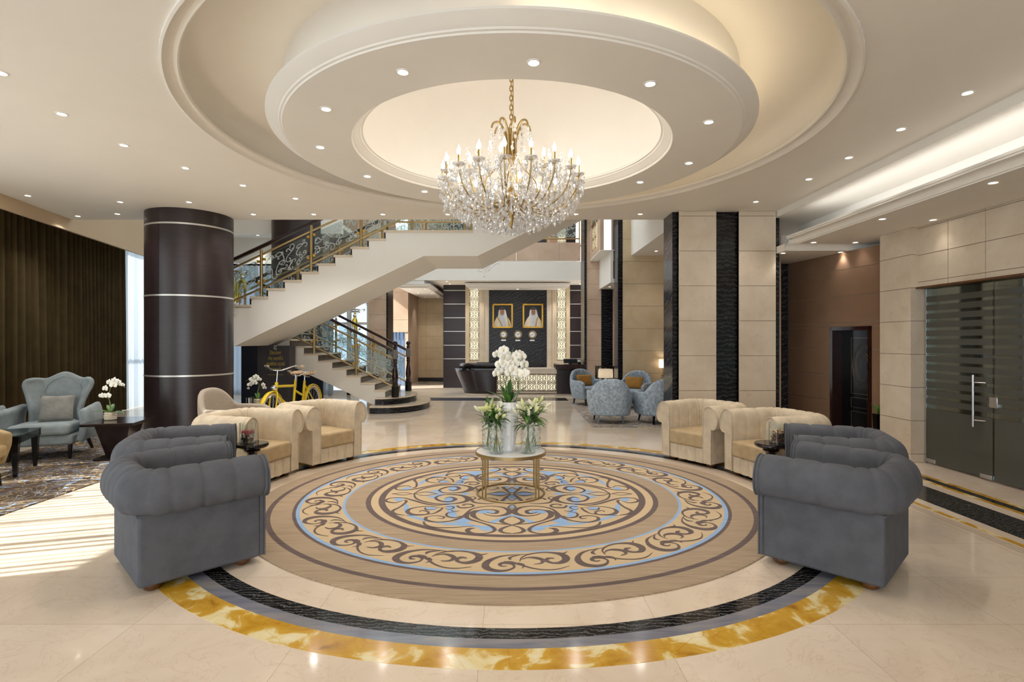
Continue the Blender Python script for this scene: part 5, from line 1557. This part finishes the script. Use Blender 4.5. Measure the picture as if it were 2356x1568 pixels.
def lily_vase(x, y, label, lab2, seed, h=.275, r=.0615):
    rng = random.Random(seed)
    o = empty('crystal_vase', (x, y, ZTB), rng.uniform(0, 1), label, 'vase')
    n, rows = 12, 7
    m = MB()
    for j in range(rows):
        for i in range(n):
            z0, z1 = h * j / rows, h * (j + 1) / rows
            a0, a1 = 2 * PI * (i + .5 * (j % 2)) / n, 2 * PI * (i + 1 + .5 * (j % 2)) / n
            c0, c1 = [(r * math.cos(a), r * math.sin(a)) for a in (a0, a1)]
            am, zm = (a0 + a1) / 2, (z0 + z1) / 2
            rp = r * rng.uniform(1.08, 1.16)
            m.add([(c0[0], c0[1], z0), (c1[0], c1[1], z0), (c1[0], c1[1], z1), (c0[0], c0[1], z1), (rp * math.cos(am), rp * math.sin(am), zm)], [(0, 1, 4), (1, 2, 4), (2, 3, 4), (3, 0, 4)])
    m.lathe([(.001, .004), (r * .95, .004)], 24)
    m.build('cut_glass', MT['vaseglass'], o)
    b = empty('lily_bouquet', (x, y, ZTB), 0, lab2, 'bouquet')
    for k in range(7):
        a = 2 * PI * k / 7 + rng.uniform(-.3, .3)
        rr = rng.uniform(.01, .035)
        MB().tube([(rr * math.cos(a), rr * math.sin(a), .015), (-.3 * rr * math.cos(a), .3 * rr * math.sin(a), h * .9), (.09 * math.cos(a + .6), .09 * math.sin(a + .6), h + .12)], .004, 6).build('stem', MT['stem'], b, smooth=60)
    for k in range(52):
        a = rng.uniform(0, 2 * PI)
        m = MB(); blade(m, rng.uniform(.08, .15), rng.uniform(.012, .020), rng.uniform(.2, 1.1), Matrix.Rotation(a, 4, 'Z') @ Matrix.Rotation(-rng.uniform(-.2, 1.2), 4, 'Y'))
        rr = rng.uniform(.01, .05)
        m.build('leaf', MT['leaf' if rng.random() < .65 else 'leafl'], b, smooth=80, loc=(rr * math.cos(a), rr * math.sin(a), h + rng.uniform(-.03, .12)))
    for k in range(13):
        a = rng.uniform(0, 2 * PI); up = rng.uniform(.35, 1.35)
        L = rng.uniform(.075, .11)
        rr, zz = rng.uniform(.05, .13) * math.cos(up * .6), h + rng.uniform(.05, .15)
        M = Matrix.Rotation(a, 4, 'Z') @ Matrix.Rotation(PI / 2 - up, 4, 'Y')
        prof = [(.003, 0), (.010, .15 * L), (.0165, .45 * L), (.015, .7 * L), (.008, .92 * L), (.001, L)]
        m = MB().lathe(prof, 9)
        m.v = [tuple(M @ Vector(p)) for p in m.v]
        m.build('bud', MT['bud' if rng.random() < .6 else 'budw'], b, smooth=60, loc=(rr * math.cos(a), rr * math.sin(a), zz))
    return b
lily_vase(-.145, 4.985, 'cut crystal vase of lilies, front left on the marble table', 'lily bouquet with pale green buds in the front left crystal vase', 21)
lily_vase(-.225, 5.22, 'cut crystal vase of lilies, rear left on the marble table', 'lily bouquet with pale green buds in the rear left crystal vase', 22)
lily_vase(.148, 5.0, 'cut crystal vase of lilies, front right on the marble table', 'lily bouquet with an open white bloom in the front right crystal vase', 23)
lily_vase(.215, 5.24, 'cut crystal vase of lilies, rear right on the marble table', 'lily bouquet with pale green buds in the rear right crystal vase', 24)

# ================================================================ jars on the round side tables
def jar(x, y, z, label, lab2, cols, seed):
    rng = random.Random(seed)
    r, h = .074, .19
    o = empty('glass_jar', (x, y, z), 0, label, 'jar')
    MB().lathe([(.001, 0), (r, 0), (r, h), (r - .004, h), (r - .004, .008), (.001, .008)], 40).build('glass_wall', MT['glass'], o, smooth=40)
    m = MB()
    for k in range(150):
        a, rr = rng.uniform(0, 2 * PI), (r - .018) * math.sqrt(rng.random())
        zz = .018 + rng.random() * .10
        mi = 0 if zz < .055 else (1 if zz < .09 else 2)
        M = Matrix.Rotation(rng.uniform(0, 3), 4, 'X') @ Matrix.Rotation(rng.uniform(0, 3), 4, 'Z')
        m.ball((rr * math.cos(a), rr * math.sin(a), zz), rng.uniform(.008, .015), 6, 4, (1, .6, .8), mi if rng.random() < .7 else 3, M)
    p = m.build('potpourri', cols)
    p.location = (x, y, z)
    tag(p, lab2, 'potpourri', None, 'stuff')
pp = lambda n, c: plain(n, c, .7, var=.3, scale=60)
jar(-2.485, 5.06, .50, 'glass jar of red potpourri on the left round side table', 'red and white potpourri over dark pebbles in the left jar', [pp('dark_pebbles', '#3a3330'), pp('white_sand', '#cfcac2'), pp('red_petals', '#a8404a'), pp('rust_chips', '#6a3d2e')], 1)
jar(2.50, 5.07, .50, 'glass jar of brown potpourri on the right round side table', 'brown and cream potpourri in the right jar', [pp('brown_chips', '#54301f'), pp('dark_chips', '#2f201a'), pp('cream_petals', '#d8c4a2'), pp('russet_chips', '#8a5233')], 2)

# ================================================================ lamps and small things in the hall
tl = empty('table_lamp', (2.26, 13.0, .46), 0, 'table lamp with a pale drum shade between two blue chairs', 'lamp')
MB().lathe([(.07, 0), (.07, .015), (.02, .03), (.03, .06), (.018, .10), (.012, .13)], 24, cap=True).build('lamp_base', MT['steel'], tl, smooth=40)
MB().lathe([(.165, .115), (.18, .115), (.172, .325), (.165, .325)], 40).build('lamp_shade', MT['lampshade'], tl, smooth=50)
MB().tube([(0, 0, .32), (0, 0, .36)], .006, 8).build('finial', MT['steel'], tl, smooth=50)
lamp('bulb_light', 'POINT', (0, 0, .2), .9, size=.05, parent=tl)
sc = empty('wall_sconce', (XX(1521, YP), YP - .02, ZZ(853, YP)), 0, 'wall lamp with a white shade on the honey stone pier', 'lamp')
MB().lathe([(.045, .08), (.085, .08), (.085, .28), (.08, .28)], 32, (0, -.12, 0)).build('lamp_shade', MT['lampshade'], sc, smooth=50)
MB().tube(catmull([(.04, 0, -.06), (.02, -.06, -.1), (0, -.12, -.04), (0, -.12, .1)], 6), .008, 8).build('arm', MT['brass'], sc, smooth=50)
MB().lathe([(.03, -.12), (.045, -.09), (.03, -.06)], 16, (.04, 0, 0), cap=True).build('wall_plate', MT['brass'], sc, smooth=50)
lamp('bulb_light', 'POINT', (0, -.12, .18), 1.5, size=.04, parent=sc)
fp = empty('flower_bowl', (XX(1333, 15.0), 15.0, ZZ(838, YD)), 0, 'small white flower arrangement on the right desk cabinet', 'flowers')
m = MB()
for k in range(9): m.ball((rg.uniform(-.05, .05), rg.uniform(-.04, .04), .07 + rg.uniform(-.02, .03)), .02, 7, 5)
m.build('blooms', MT['petal'], fp, smooth=70)
MB().lathe([(.03, 0), (.05, .05), (.001, .05)], 16, cap=True).build('bowl', MT['black_lacq'], fp, smooth=50)
pl = empty('potted_plant', (4.84, 7.08, 0), 0, 'spiky green plant in a tall dark pot beside the dark door', 'potted plant')
pl.location = (4.835, 7.10, 0)
MB().add([(x * a, y * a, z) for z, a in ((0, .035), (.50, .05)) for x, y in ((-1, -1), (1, -1), (1, 1), (-1, 1))], [(0, 1, 5, 4), (1, 2, 6, 5), (2, 3, 7, 6), (3, 0, 4, 7), (0, 3, 2, 1), (4, 5, 6, 7)]).build('pot', MT['black_lacq'], pl)
for k in range(9):
    m = MB(); blade(m, .17, .012, .4, Matrix.Rotation(2 * PI * k / 9, 4, 'Z') @ Matrix.Rotation(-1.2 + .05 * (k % 3), 4, 'Y'))
    m.build('leaf', MT['leafl'], pl, smooth=80, loc=(0, 0, .49))

# ================================================================ sign panel under the stairs
YS = 10.72
sg = empty('sign_panel', (XX(629, YS), YS, 0), 0, 'charcoal panel with gold lettering under the staircase', 'sign')
sw = (XX(666, YS) - XX(593, YS)) / 2
MB().box(-sw, sw, 0, .3, 0, 1.365).build('panel', MT['slate'], sg)
x0 = XX(555, YS + .05) - XX(629, YS)
MB().add([(-sw, -.001, 0), (x0, .05, 0), (x0, .09, 0), (-sw, .1, 0), (-sw, -.001, 1.365), (x0, .05, 1.365), (x0, .09, 1.365), (-sw, .1, 1.365)], [(0, 1, 5, 4), (1, 2, 6, 5), (2, 3, 7, 6), (3, 0, 4, 7), (4, 5, 6, 7), (0, 3, 2, 1)]).build('navy_wing', MT['navy'], sg)
def text(body, size, x, z, mat, sx=1., name='lettering'):
    c = bpy.data.curves.new(name, 'FONT')
    c.body, c.size, c.align_x, c.extrude = body, size, 'CENTER', .002
    o = bpy.data.objects.new(name, c)
    COL.objects.link(o)
    c.materials.append(mat)
    bpy.context.view_layer.update()
    me = bpy.data.meshes.new_from_object(o)
    bpy.data.objects.remove(o)
    o = bpy.data.objects.new(name, me)
    COL.objects.link(o)
    o.parent = sg
    o.location, o.rotation_euler, o.scale = (x, -.003, z), (PI / 2, 0, 0), (sx, 1, 1)
    return o
def zs(py): return ZZ(py, YS)
cxs = XX(634, YS) - XX(629, YS)
for body, py in (('Discover', 814.5), ("the world's", 827.5), ('smallest social', 840), ('network', 852.5)): text(body, .115, cxs, zs(py), MT['signgold'], .56)
m = MB()
m.ribbon([(cxs + .022, zs(795)), (cxs - .02, zs(796)), (cxs - .026, zs(799)), (cxs - .022, zs(802)), (cxs + .02, zs(803.5))], [.008, .012, .014, .012, .008], lambda x, z: (x, -.004, z), 0, 5)
m.ribbon([(cxs + .026, zs(803.5)), (cxs + .004, zs(799.5)), (cxs + .022, zs(795))], [.006, .008, .006], lambda x, z: (x, -.004, z), 0, 3)
m.build('logo', MT['signwhite'], sg)
m = MB()
for i in range(26): m.box(cxs - .155 + i * .0122, cxs - .155 + i * .0122 + .007, -.004, -.002, zs(862.6) + .003 * (i % 3), zs(862.6) + .012 + .004 * ((i * 7) % 3))
m.build('small_print', MT['signgold'], sg)
nb = tag(MB().box(XX(660, 11.0), XX(744, 11.6), 11.55, 11.6, 0, .88).build('navy_panel', MT['navy']), 'dark navy panel under the lower stair flight behind the yellow bicycle', 'panel')

# ================================================================ yellow tandem bicycles
def bicycle(label, wb=1.45):
    o = empty('tandem_bicycle', (0, 0, 0), 0, label, 'bicycle')      # front wheel at +x, wheels on z = 0
    r = .325
    xf, xr = wb / 2, -wb / 2
    for x, nm in ((xf, 'front_wheel'), (xr, 'rear_wheel')):
        circ = lambda rr, n=40: [(x + rr * math.cos(a), 0, r + rr * math.sin(a)) for a in [2 * PI * i / n for i in range(n)]]
        w = MB().tube(circ(r - .022), .022, 8, closed=True).build(nm, MT['tyrecream'], o, smooth=60)
        MB().tube(circ(r - .05), .010, 6, closed=True).build('rim', MT['chrome'], w, smooth=60)
        m = MB()
        for k in range(18):
            a = 2 * PI * k / 18
            m.tube([(x, (.02 if k % 2 else -.02), r), (x + (r - .05) * math.cos(a), 0, r + (r - .05) * math.sin(a))], .0016, 4)
        m.tube([(x, -.05, r), (x, .05, r)], .02, 10)
        m.build('spokes', MT['chrome'], w)
        a0, a1 = (R_(20), R_(190)) if x == xf else (R_(-10), R_(175))
        m = MB()
        m.grid(lambda u, v: (x + (r + .018) * math.cos(lerp(a0, a1, u)), lerp(-.032, .032, v), r + (r + .018 + .010 * math.sin(PI * v)) * math.sin(lerp(a0, a1, u))), 24, 4)
        m.build('fender', MT['yellow'], o, smooth=60, solid=.003)
    hb, ht = (xf - .10, 0, .62), (xf - .155, 0, .80)
    s1b, s1t = (.02, 0, .29), (-.06, 0, .80)
    s2b, s2t = (xr + .42, 0, .29), (xr + .32, 0, .76)
    m = MB()
    for a, b, rr in ((hb, ht, .026), ((hb[0] - .03, 0, .74), (s1t[0] + .01, 0, .70), .021), (hb, s1b, .023), (s1b, s1t, .02), (s1b, s2b, .021), ((s1t[0] + .02, 0, .62), (s2b[0] - .05, 0, .50), .019), (s2b, s2t, .02)): m.tube([a, b], rr, 10)
    for y in (-.05, .05): m.tube([s2b, (xr, y, r)], .011, 8).tube([(s2t[0], 0, s2t[2] - .06), (xr, y, r)], .010, 8)
    m.build('frame', MT['yellow'], o, smooth=60)
    m = MB()
    for y in (-.055, .055): m.tube(catmull([(hb[0], y * .6, .66), (hb[0] + .03, y, .58), (xf, y, r)], 6), .013, 8)
    m.build('fork', MT['yellow'], o, smooth=60)
    def bars(x, z, w, back, nm):
        pts = catmull([(x - back, -w, z + .05), (x - back * .5, -w * .85, z + .06), (x, -w * .3, z), (x, 0, z - .01), (x, w * .3, z), (x - back * .5, w * .85, z + .06), (x - back, w, z + .05)], 6)
        h = MB().tube(pts, .011, 8).tube([(x + .03, 0, z - .22), (x, 0, z)], .012, 8).build(nm, MT['chrome'], o, smooth=60)
        for s_ in (-1, 1):
            MB().tube([(x - back - .11, s_ * (w + .01), z + .045), (x - back, s_ * w, z + .05)], .017, 10).build('grip', MT['leatherb'], h, smooth=60)
            MB().tube([(x - back * .7, s_ * w * .93, z + .045), (x - back * .7 + .03, s_ * w * .9, z + .01), (x - back - .05, s_ * w * 1.02, z + .0)], .005, 6).build('brake_lever', MT['tyre'], h, smooth=60)
    bars(ht[0] - .03, 1.0, .29, .16, 'handlebar')
    bars(s1t[0] - .05, .88, .22, .14, 'rear_handlebar')
    for q in (s1t, s2t):
        s_ = MB().grid(lambda u, v: (q[0] - .02 + lerp(-.13, .13, u), (2 * v - 1) * (.10 * (1 - u) ** .7 + .022), q[2] + .115 + .02 * (1 - (2 * v - 1) ** 2) - .012 * u), 10, 8).build('saddle', MT['leatherb'], o, smooth=80, solid=.035, subsurf=1)
        MB().tube([(q[0], 0, q[2]), (q[0] - .01, 0, q[2] + .1)], .013, 8).tube(catmull([(q[0] - .1, .05, q[2] + .09), (q[0] - .06, .05, q[2] + .06), (q[0] + .06, .01, q[2] + .09)], 5), .005, 5).build('seat_post', MT['chrome'], s_, smooth=60)
    m = MB().ball((xf - .07, 0, .72), .045, 16, 10, (.8, 1, 1))
    m.build('headlight', MT['chrome'], o, smooth=60)
    m = MB().tube([(.02 + .19 * math.cos(a) * 0 + .08 * math.cos(a), -.06, .29 + .08 * math.sin(a)) for a in [2 * PI * i / 24 for i in range(24)]], .006, 6, closed=True)
    m.tube([(.02, -.07, .29), (.12, -.09, .17)], .009, 6).tube([(.02, .07, .29), (-.08, .09, .41)], .009, 6)
    m.build('crank', MT['chrome'], o, smooth=60)
    m = MB().box(.07, .17, -.13, -.08, .155, .185).box(-.13, -.03, .08, .13, .395, .425)
    m.build('pedals', MT['tyre'], o, bevel=.004)
    m = MB().box(xf + .0, xf + .01, -.075, -.06, .30, .35)
    m.build('reflector', plain('orange_reflector', '#d2551f', .3), o)
    return o
bk = bicycle('yellow tandem bicycle parked under the stairs in front of the sign panel')
bk.location, bk.rotation_euler.z = (-3.70, 9.12, 0), R_(-94)
copy_tree(bk, (-5.55, 10.85, ZL), R_(-55), 'yellow bicycle standing on the half landing behind the glass balustrade')
b3 = copy_tree(bk, (-4.06, 13.95, 1.36), R_(-75), 'yellow bicycle on display in the rear window above the stair rail')
sh = empty('display_shelf', (-4.06, 13.95, 1.30), R_(-75), 'white display shelf in front of the rear window carrying a bicycle', 'shelf')
MB().box(-.95, .6, -.12, .12, 0, .055).build('shelf_board', MT['white'], sh, bevel=.005)
for x in (-.85, -.1, .45): MB().box(x - .015, x + .015, -.08, .08, -1.30, 0).build('shelf_leg', MT['white'], sh)

# ================================================================ crystal strands of the stairwell pendant
pd = empty('pendant_cluster', (XX(1114, 13.4), 13.4, 0), 0, 'cluster of hanging crystal balls on wires behind the stair landing', 'chandelier')
rng = random.Random(9)
for i, (px, py) in enumerate([(1100, 622), (1103, 620), (1105, 624), (1110, 623), (1110, 618), (1113.5, 636), (1118, 624), (1117, 619), (1121, 616), (1124, 622), (1127, 620), (1131, 615), (1135, 611), (1139, 608), (1143, 605), (1149, 601), (1146, 606)]):
    y = rng.uniform(-.4, .4)
    Zq = 13.4 + y
    x, z = XX(px, Zq) - XX(1114, 13.4), ZZ(py, Zq)
    s_ = MB().tube([(x, y, z), (x, y, 6.2)], .002, 4).build('wire', MT['steel'], pd)
    MB().ball((x, y, z), .026, 12, 8).ball((x, y, z + .09), .014, 8, 6).build('crystal_ball', MT['crystal'], s_, smooth=60)
MB().box(-.6, .6, -.5, .5, 6.2, 6.25).build('ceiling_plate', MT['steel'], pd)
# ================================================================ chandelier
def chandelier():
    rng = random.Random(4)
    zb = 0.0
    X0, Y0 = -.008, 5.1
    o = empty('chandelier', (X0, Y0, 0), 0, 'large crystal chandelier with candle bulbs hanging from the dome', 'chandelier')
    ztop = ZS + .11 + .95
    # chain
    m = MB()
    z = 3.40
    k = 0
    while z < ztop - .02:
        M = Matrix.Rotation(PI / 2 * (k % 2), 4, 'Z')
        m.tube([tuple(M @ Vector((.014 * math.cos(a), 0, 0)) + Vector((0, 0, z + .03 * math.sin(a)))) for a in [2 * PI * i / 12 for i in range(12)]], .005, 5, closed=True)
        z += .045; k += 1
    m.tube([(.02, .0, 3.3), (.018, .01, ztop)], .004, 5)
    m.build('chain', MT['gold'], o, smooth=60)
    MB().lathe([(.001, ztop + .03), (.09, ztop - .01), (.09, ztop - .03), (.03, ztop - .07), (.001, ztop - .07)], 28).build('ceiling_cup', MT['gold'], o, smooth=50)
    # stem
    MB().lathe([(.012, 3.42), (.03, 3.30), (.016, 3.24), (.05, 3.18), (.02, 3.10), (.016, 2.92), (.06, 2.86), (.07, 2.80), (.03, 2.74), (.05, 2.70), (.02, 2.64), (.03, 2.58), (.012, 2.53)], 24).build('stem', MT['gold'], o, smooth=50)
    # plume scrolls at the top and the long curves below them
    for i in range(8):
        a = 2 * PI * i / 8 + .2
        c, s_ = math.cos(a), math.sin(a)
        pts = catmull([(r * c, r * s_, z) for r, z in [(.05, 3.22), (.045, 3.34), (.07, 3.45), (.12, 3.52), (.17, 3.51), (.19, 3.46)]], 6)
        p = MB().tube(pts, [.010, .012, .008], 7).build('plume', MT['brass'], o, smooth=60)
        m = MB()
        for r, z in ((.19, 3.43), (.19, 3.39), (.188, 3.33), (.12, 3.47), (.12, 3.42)): m.ball((r * c, r * s_, z), .014, 6, 5, (1, 1, 1.5))
        m.build('bead_drop', MT['crystal'], p)
        if i % 2 == 0:
            pts = catmull([(r * c, r * s_, z) for r, z in [(.05, 3.24), (.09, 3.14), (.17, 3.06), (.24, 2.98), (.25, 2.88)]], 6)
            MB().tube(pts, .008, 7).build('brace', MT['brass'], o, smooth=60)
    # arms with cups, candles and bulbs
    arms = [(2 * PI * i / 18 + .09, .64, H + 1.515) for i in range(18)] + [(2 * PI * i / 6 + .3, .40, H + 1.56) for i in range(6)]
    proto = None
    for (a, r, zc) in arms:
        c, s_ = math.cos(a), math.sin(a)
        zl = zc - .30
        pts = catmull([(q * c, q * s_, z) for q, z in [(.05, 2.78), (.18, zl + .03), (.36 * r / .64, zl - .01), (.54 * r / .64, zl + .08), (r * .97, zc - .1), (r, zc)]], 6)
        arm = MB().tube(pts, [.009, .008, .007], 7).build('arm', MT['brass'], o, smooth=60)
        cup = MB().lathe([(.012, -.012), (.03, -.004), (.05, .008), (.055, .02), (.045, .018), (.012, .004)], 14, (r * c, r * s_, zc)).build('drip_cup', MT['crystal'], arm)
        MB().tube([(r * c, r * s_, zc), (r * c, r * s_, zc + .095)], .0115, 10).lathe([(.022, -.004), (.022, .004)], 12, (r * c, r * s_, zc), cap=True).build('candle', MT['brass'], arm, smooth=50)
        MB().lathe([(.008, .095), (.017, .115), (.018, .13), (.011, .15), (.004, .168), (.001, .18)], 12, (r * c, r * s_, zc)).build('bulb', MT['bulb'], arm, smooth=60)
    # crystal drops: shared cut-glass shapes
    m = MB().lathe([(.001, 0), (.013, .022), (.015, .03), (.009, .05), (.001, .062)], 6)
    me_d = None
    drops = []
    def tier(r, z, n, jit=.012, ph=0):
        for i in range(n):
            a = 2 * PI * (i + rng.uniform(-.2, .2)) / n + ph
            drops.append((r + rng.uniform(-jit, jit), a, z + rng.uniform(-.02, .02)))
    for a, r, zc in arms:
        for k in range(5):
            b = 2 * PI * k / 5
            x, y = r * math.cos(a) + .05 * math.cos(b), r * math.sin(a) + .05 * math.sin(b)
            drops.append((math.hypot(x, y), math.atan2(y, x), zc - .075))
    tier(.66, 2.80, 40); tier(.62, 2.72, 44); tier(.57, 2.66, 42); tier(.50, 2.61, 40); tier(.43, 2.57, 36); tier(.35, 2.535, 30); tier(.27, 2.51, 24); tier(.19, 2.49, 18); tier(.11, 2.475, 10); tier(.03, 2.46, 3)
    tier(.63, 2.86, 50, .04); tier(.6, 2.68, 46, .04); tier(.48, 2.66, 44, .04); tier(.36, 2.60, 34, .04); tier(.58, 3.02, 40, .06); tier(.48, 3.0, 30, .06); tier(.6, 2.86, 40, .04); tier(.52, 2.78, 40, .05); tier(.42, 2.72, 40, .05); tier(.3, 2.70, 30, .06); tier(.45, 2.90, 36, .08); tier(.32, 2.98, 26, .06); tier(.55, 2.95, 30, .05); tier(.2, 2.62, 20, .05); tier(.16, 2.9, 14, .04); tier(.38, 2.64, 34, .03); tier(.28, 2.58, 24, .03)
    drops.sort(key=lambda d: d[1] if False else math.sin(d[1]) * d[0] + (d[2] - 2.5) * .3)
    base = MB().lathe([(.001, 0), (.013, .020), (.0155, .03), (.009, .048), (.001, .062)], 6)
    base.ball((0, 0, .074), .010, 6, 5)
    def place(mm, d, s_):
        r, a, z = d
        M = Matrix.Translation((r * math.cos(a), r * math.sin(a), z)) @ Matrix.Rotation(rng.uniform(0, 6), 4, 'Z') @ Matrix.Rotation(rng.uniform(-.15, .15), 4, 'X') @ Matrix.Scale(s_, 4)
        mm.add([M @ Vector(p) for p in base.v], base.f)
    first = None
    for d in drops[:90]:
        if first is None:
            first = base.build('crystal_drop', MT['crystal'], o)
            q = first
        else:
            q = first.copy(); COL.objects.link(q); q.parent = o
        r, a, z = d
        q.location = (r * math.cos(a), r * math.sin(a), z)
        q.rotation_euler = (rng.uniform(-.12, .12), 0, rng.uniform(0, 6))
        s_ = rng.uniform(.9, 1.25)
        q.scale = (s_, s_, s_)
    mm = MB()
    for d in drops[90:]: place(mm, d, rng.uniform(.8, 1.2))
    # bead garlands
    for i in range(18):
        a0, a1 = 2 * PI * i / 18 + .09, 2 * PI * (i + 1) / 18 + .09
        for k in range(1, 10):
            t = k / 10
            a, sag = lerp(a0, a1, t), .09 * (1 - (2 * t - 1) ** 2)
            mm.ball((.64 * math.cos(a), .64 * math.sin(a), H + 1.5 - sag), .0085, 6, 4)
        for k in range(12):
            t = k / 12
            r = lerp(.62, .12, t)
            mm.ball((r * math.cos(a0), r * math.sin(a0), lerp(2.80, 2.56, t) - .10 * math.sin(PI * t)), .010, 6, 4)
    g = mm.build('crystal_garlands', MT['crystal'], o)
    g['kind'] = 'stuff'
    # what the bulbs give off
    for i in range(6):
        a = 2 * PI * i / 6
        lamp('candle_light', 'POINT', (.55 * math.cos(a), .55 * math.sin(a), H + 1.78), 1.4, (1, .9, .89), .04, parent=o)
    return o
chandelier()

# ================================================================ recessed downlights
DL = None
def downlight(x, y, z, label, group, watts=0., r=.045, col=(1, .91, .82), spot=100):
    global DL
    o = empty('downlight', (x, y, z), 0, label, 'downlight', group)
    if DL is None:
        a = MB().lathe([(.030, -.002), (.036, -.007), (.045, -.005), (.046, 0)], 28).build('trim_ring', MT['trim'], o, smooth=50)
        b = MB().lathe([(.001, -.0015), (.031, -.0015)], 24).build('lens', MT['lens'], o)
        DL = (a, b)
    else:
        for q in DL:
            c = q.copy(); COL.objects.link(c); c.parent = o
    if r != .045: o.scale = (r / .045,) * 3
    if watts: lamp('downlight_beam', 'SPOT', (0, 0, -.03), watts * 1.9, col, .03, (0, 0, 0), R_(spot), .8, o)
    return o
ORD = ['first', 'second', 'third', 'fourth', 'fifth', 'sixth', 'seventh', 'eighth', 'ninth', 'tenth', 'eleventh', 'twelfth', 'thirteenth']
def row(pts, h, fmt, group, watts, **kw):
    for i, (px, py) in enumerate(pts):
        x, y = CEI(px, py, h)
        downlight(x, y, H + h, fmt.format(ORD[i]), group, watts, **kw)
row([(2, 167), (142, 261.5), (285, 333.5), (427, 386), (559, 426), (680, 456)], HM, 'recessed downlight in the left ceiling, {} from the camera along the round recess', 'downlights curving round the left of the recess', 14)
row([(64, 449.5), (276.5, 464), (435, 464.5)], HM, 'recessed downlight by the wood column, {} from the curtain in the nearer row', 'downlights before the wood column', 14)
row([(179, 496.5), (270, 491.5), (583, 492.5), (722, 492.5), (881, 492.5), (1030, 492.5), (1325, 492), (1473, 492)], HM, 'recessed downlight, {} from the left at the far edge of the main ceiling', 'downlights along the far edge of the main ceiling', 24, col=(1, .97, .93), spot=130)
row([(2226, 213), (2073, 296.5), (1953, 362), (1861, 411.5), (1739, 463.5)], HM, 'recessed downlight in the right ceiling, {} from the camera beside the white step', 'downlights beside the white ceiling step', 9)
ring = [(1228, 143), (927, 165), (750, 250), (737, 338), (845, 405), (977, 440), (1473, 418.5), (1585, 374.5), (1631, 280), (1496, 192)]
row(ring, 1.77, 'recessed downlight in the round soffit, {} clockwise from the one nearest the camera', 'downlights in the round soffit', 14)
row([(2285, 419.5), (2147, 505), (2030, 503), (1872, 557), (1968, 557)], 1.365, 'recessed downlight in the panel over the glass door, {} from the camera', 'downlights in the floating ceiling panel', 1.5)
row([(1802, 581.5), (1934, 579.5), (1848, 602)], 1.29, 'recessed downlight above the dark door, {} of three in the low canopy', 'downlights in the low canopy', 3)
row([(943.6, 664), (977.5, 664), (962, 674), (994, 674), (979, 683), (1007, 683)], 2.98 - H, 'recessed downlight in the panel left of the reception, {} from the front', 'downlights in the panel left of the reception', 9)
for px, nm in ((1096, 'left'), (1191, 'middle'), (1286, 'right')): downlight(XX(px, 16.45), 16.45, 3.044, nm + ' recessed downlight under the reception canopy', 'downlights under the reception canopy', 12, r=.06)
for px, py, nm in ((1035, 652.5, 'farther of two recessed downlights above the wood panels left of the reception'), (1028, 646.5, 'nearer of two recessed downlights above the wood panels left of the reception'), (1335, 653, 'recessed downlight above the wood panels right of the reception')):
    x, y = CEI(px, py, zw - H)
    downlight(x, min(y, 16.6), zw, nm, 'downlights above the wood panels', 10)
x, y = CEI(1403, 659, 2.86 - H); downlight(x, y, 2.86, 'recessed downlight over the black marble panel right of the reception', None, 8)
x, y = CEI(1510, 577, 3.42 - H); downlight(x, y, 3.42, 'recessed downlight in the white bulkhead beside the stone column', None, 8)
downlight(XX(593, 14.2), 14.2, 4.25, 'recessed downlight washing the beige wall behind the staircase', None, 30)
# ================================================================ light of the hall itself, and an added fill lamp over the atrium
lamp('cove_strip', 'AREA', (3.99, 2.0, zp + .2), 16, (.97, .98, 1), (.08, 10.5), (0, R_(-104), 0))
for k in range(20):
    a = 2 * PI * (k + .5) / 20
    lamp('recess_strip', 'AREA', (2.07 * math.cos(a), D + 2.07 * math.sin(a), ZS + .13), .12 if math.cos(a) < 0 else .55, (1, .80, .52), (.09, .64), (PI, 0, a))
lamp('added_atrium_fill', 'AREA', (-2.0, 12.4, 6.35), 200, (.88, .95, 1), (7, 5), (0, 0, 0))  # unseen cool lamp added below the solid roof to brighten the stairs
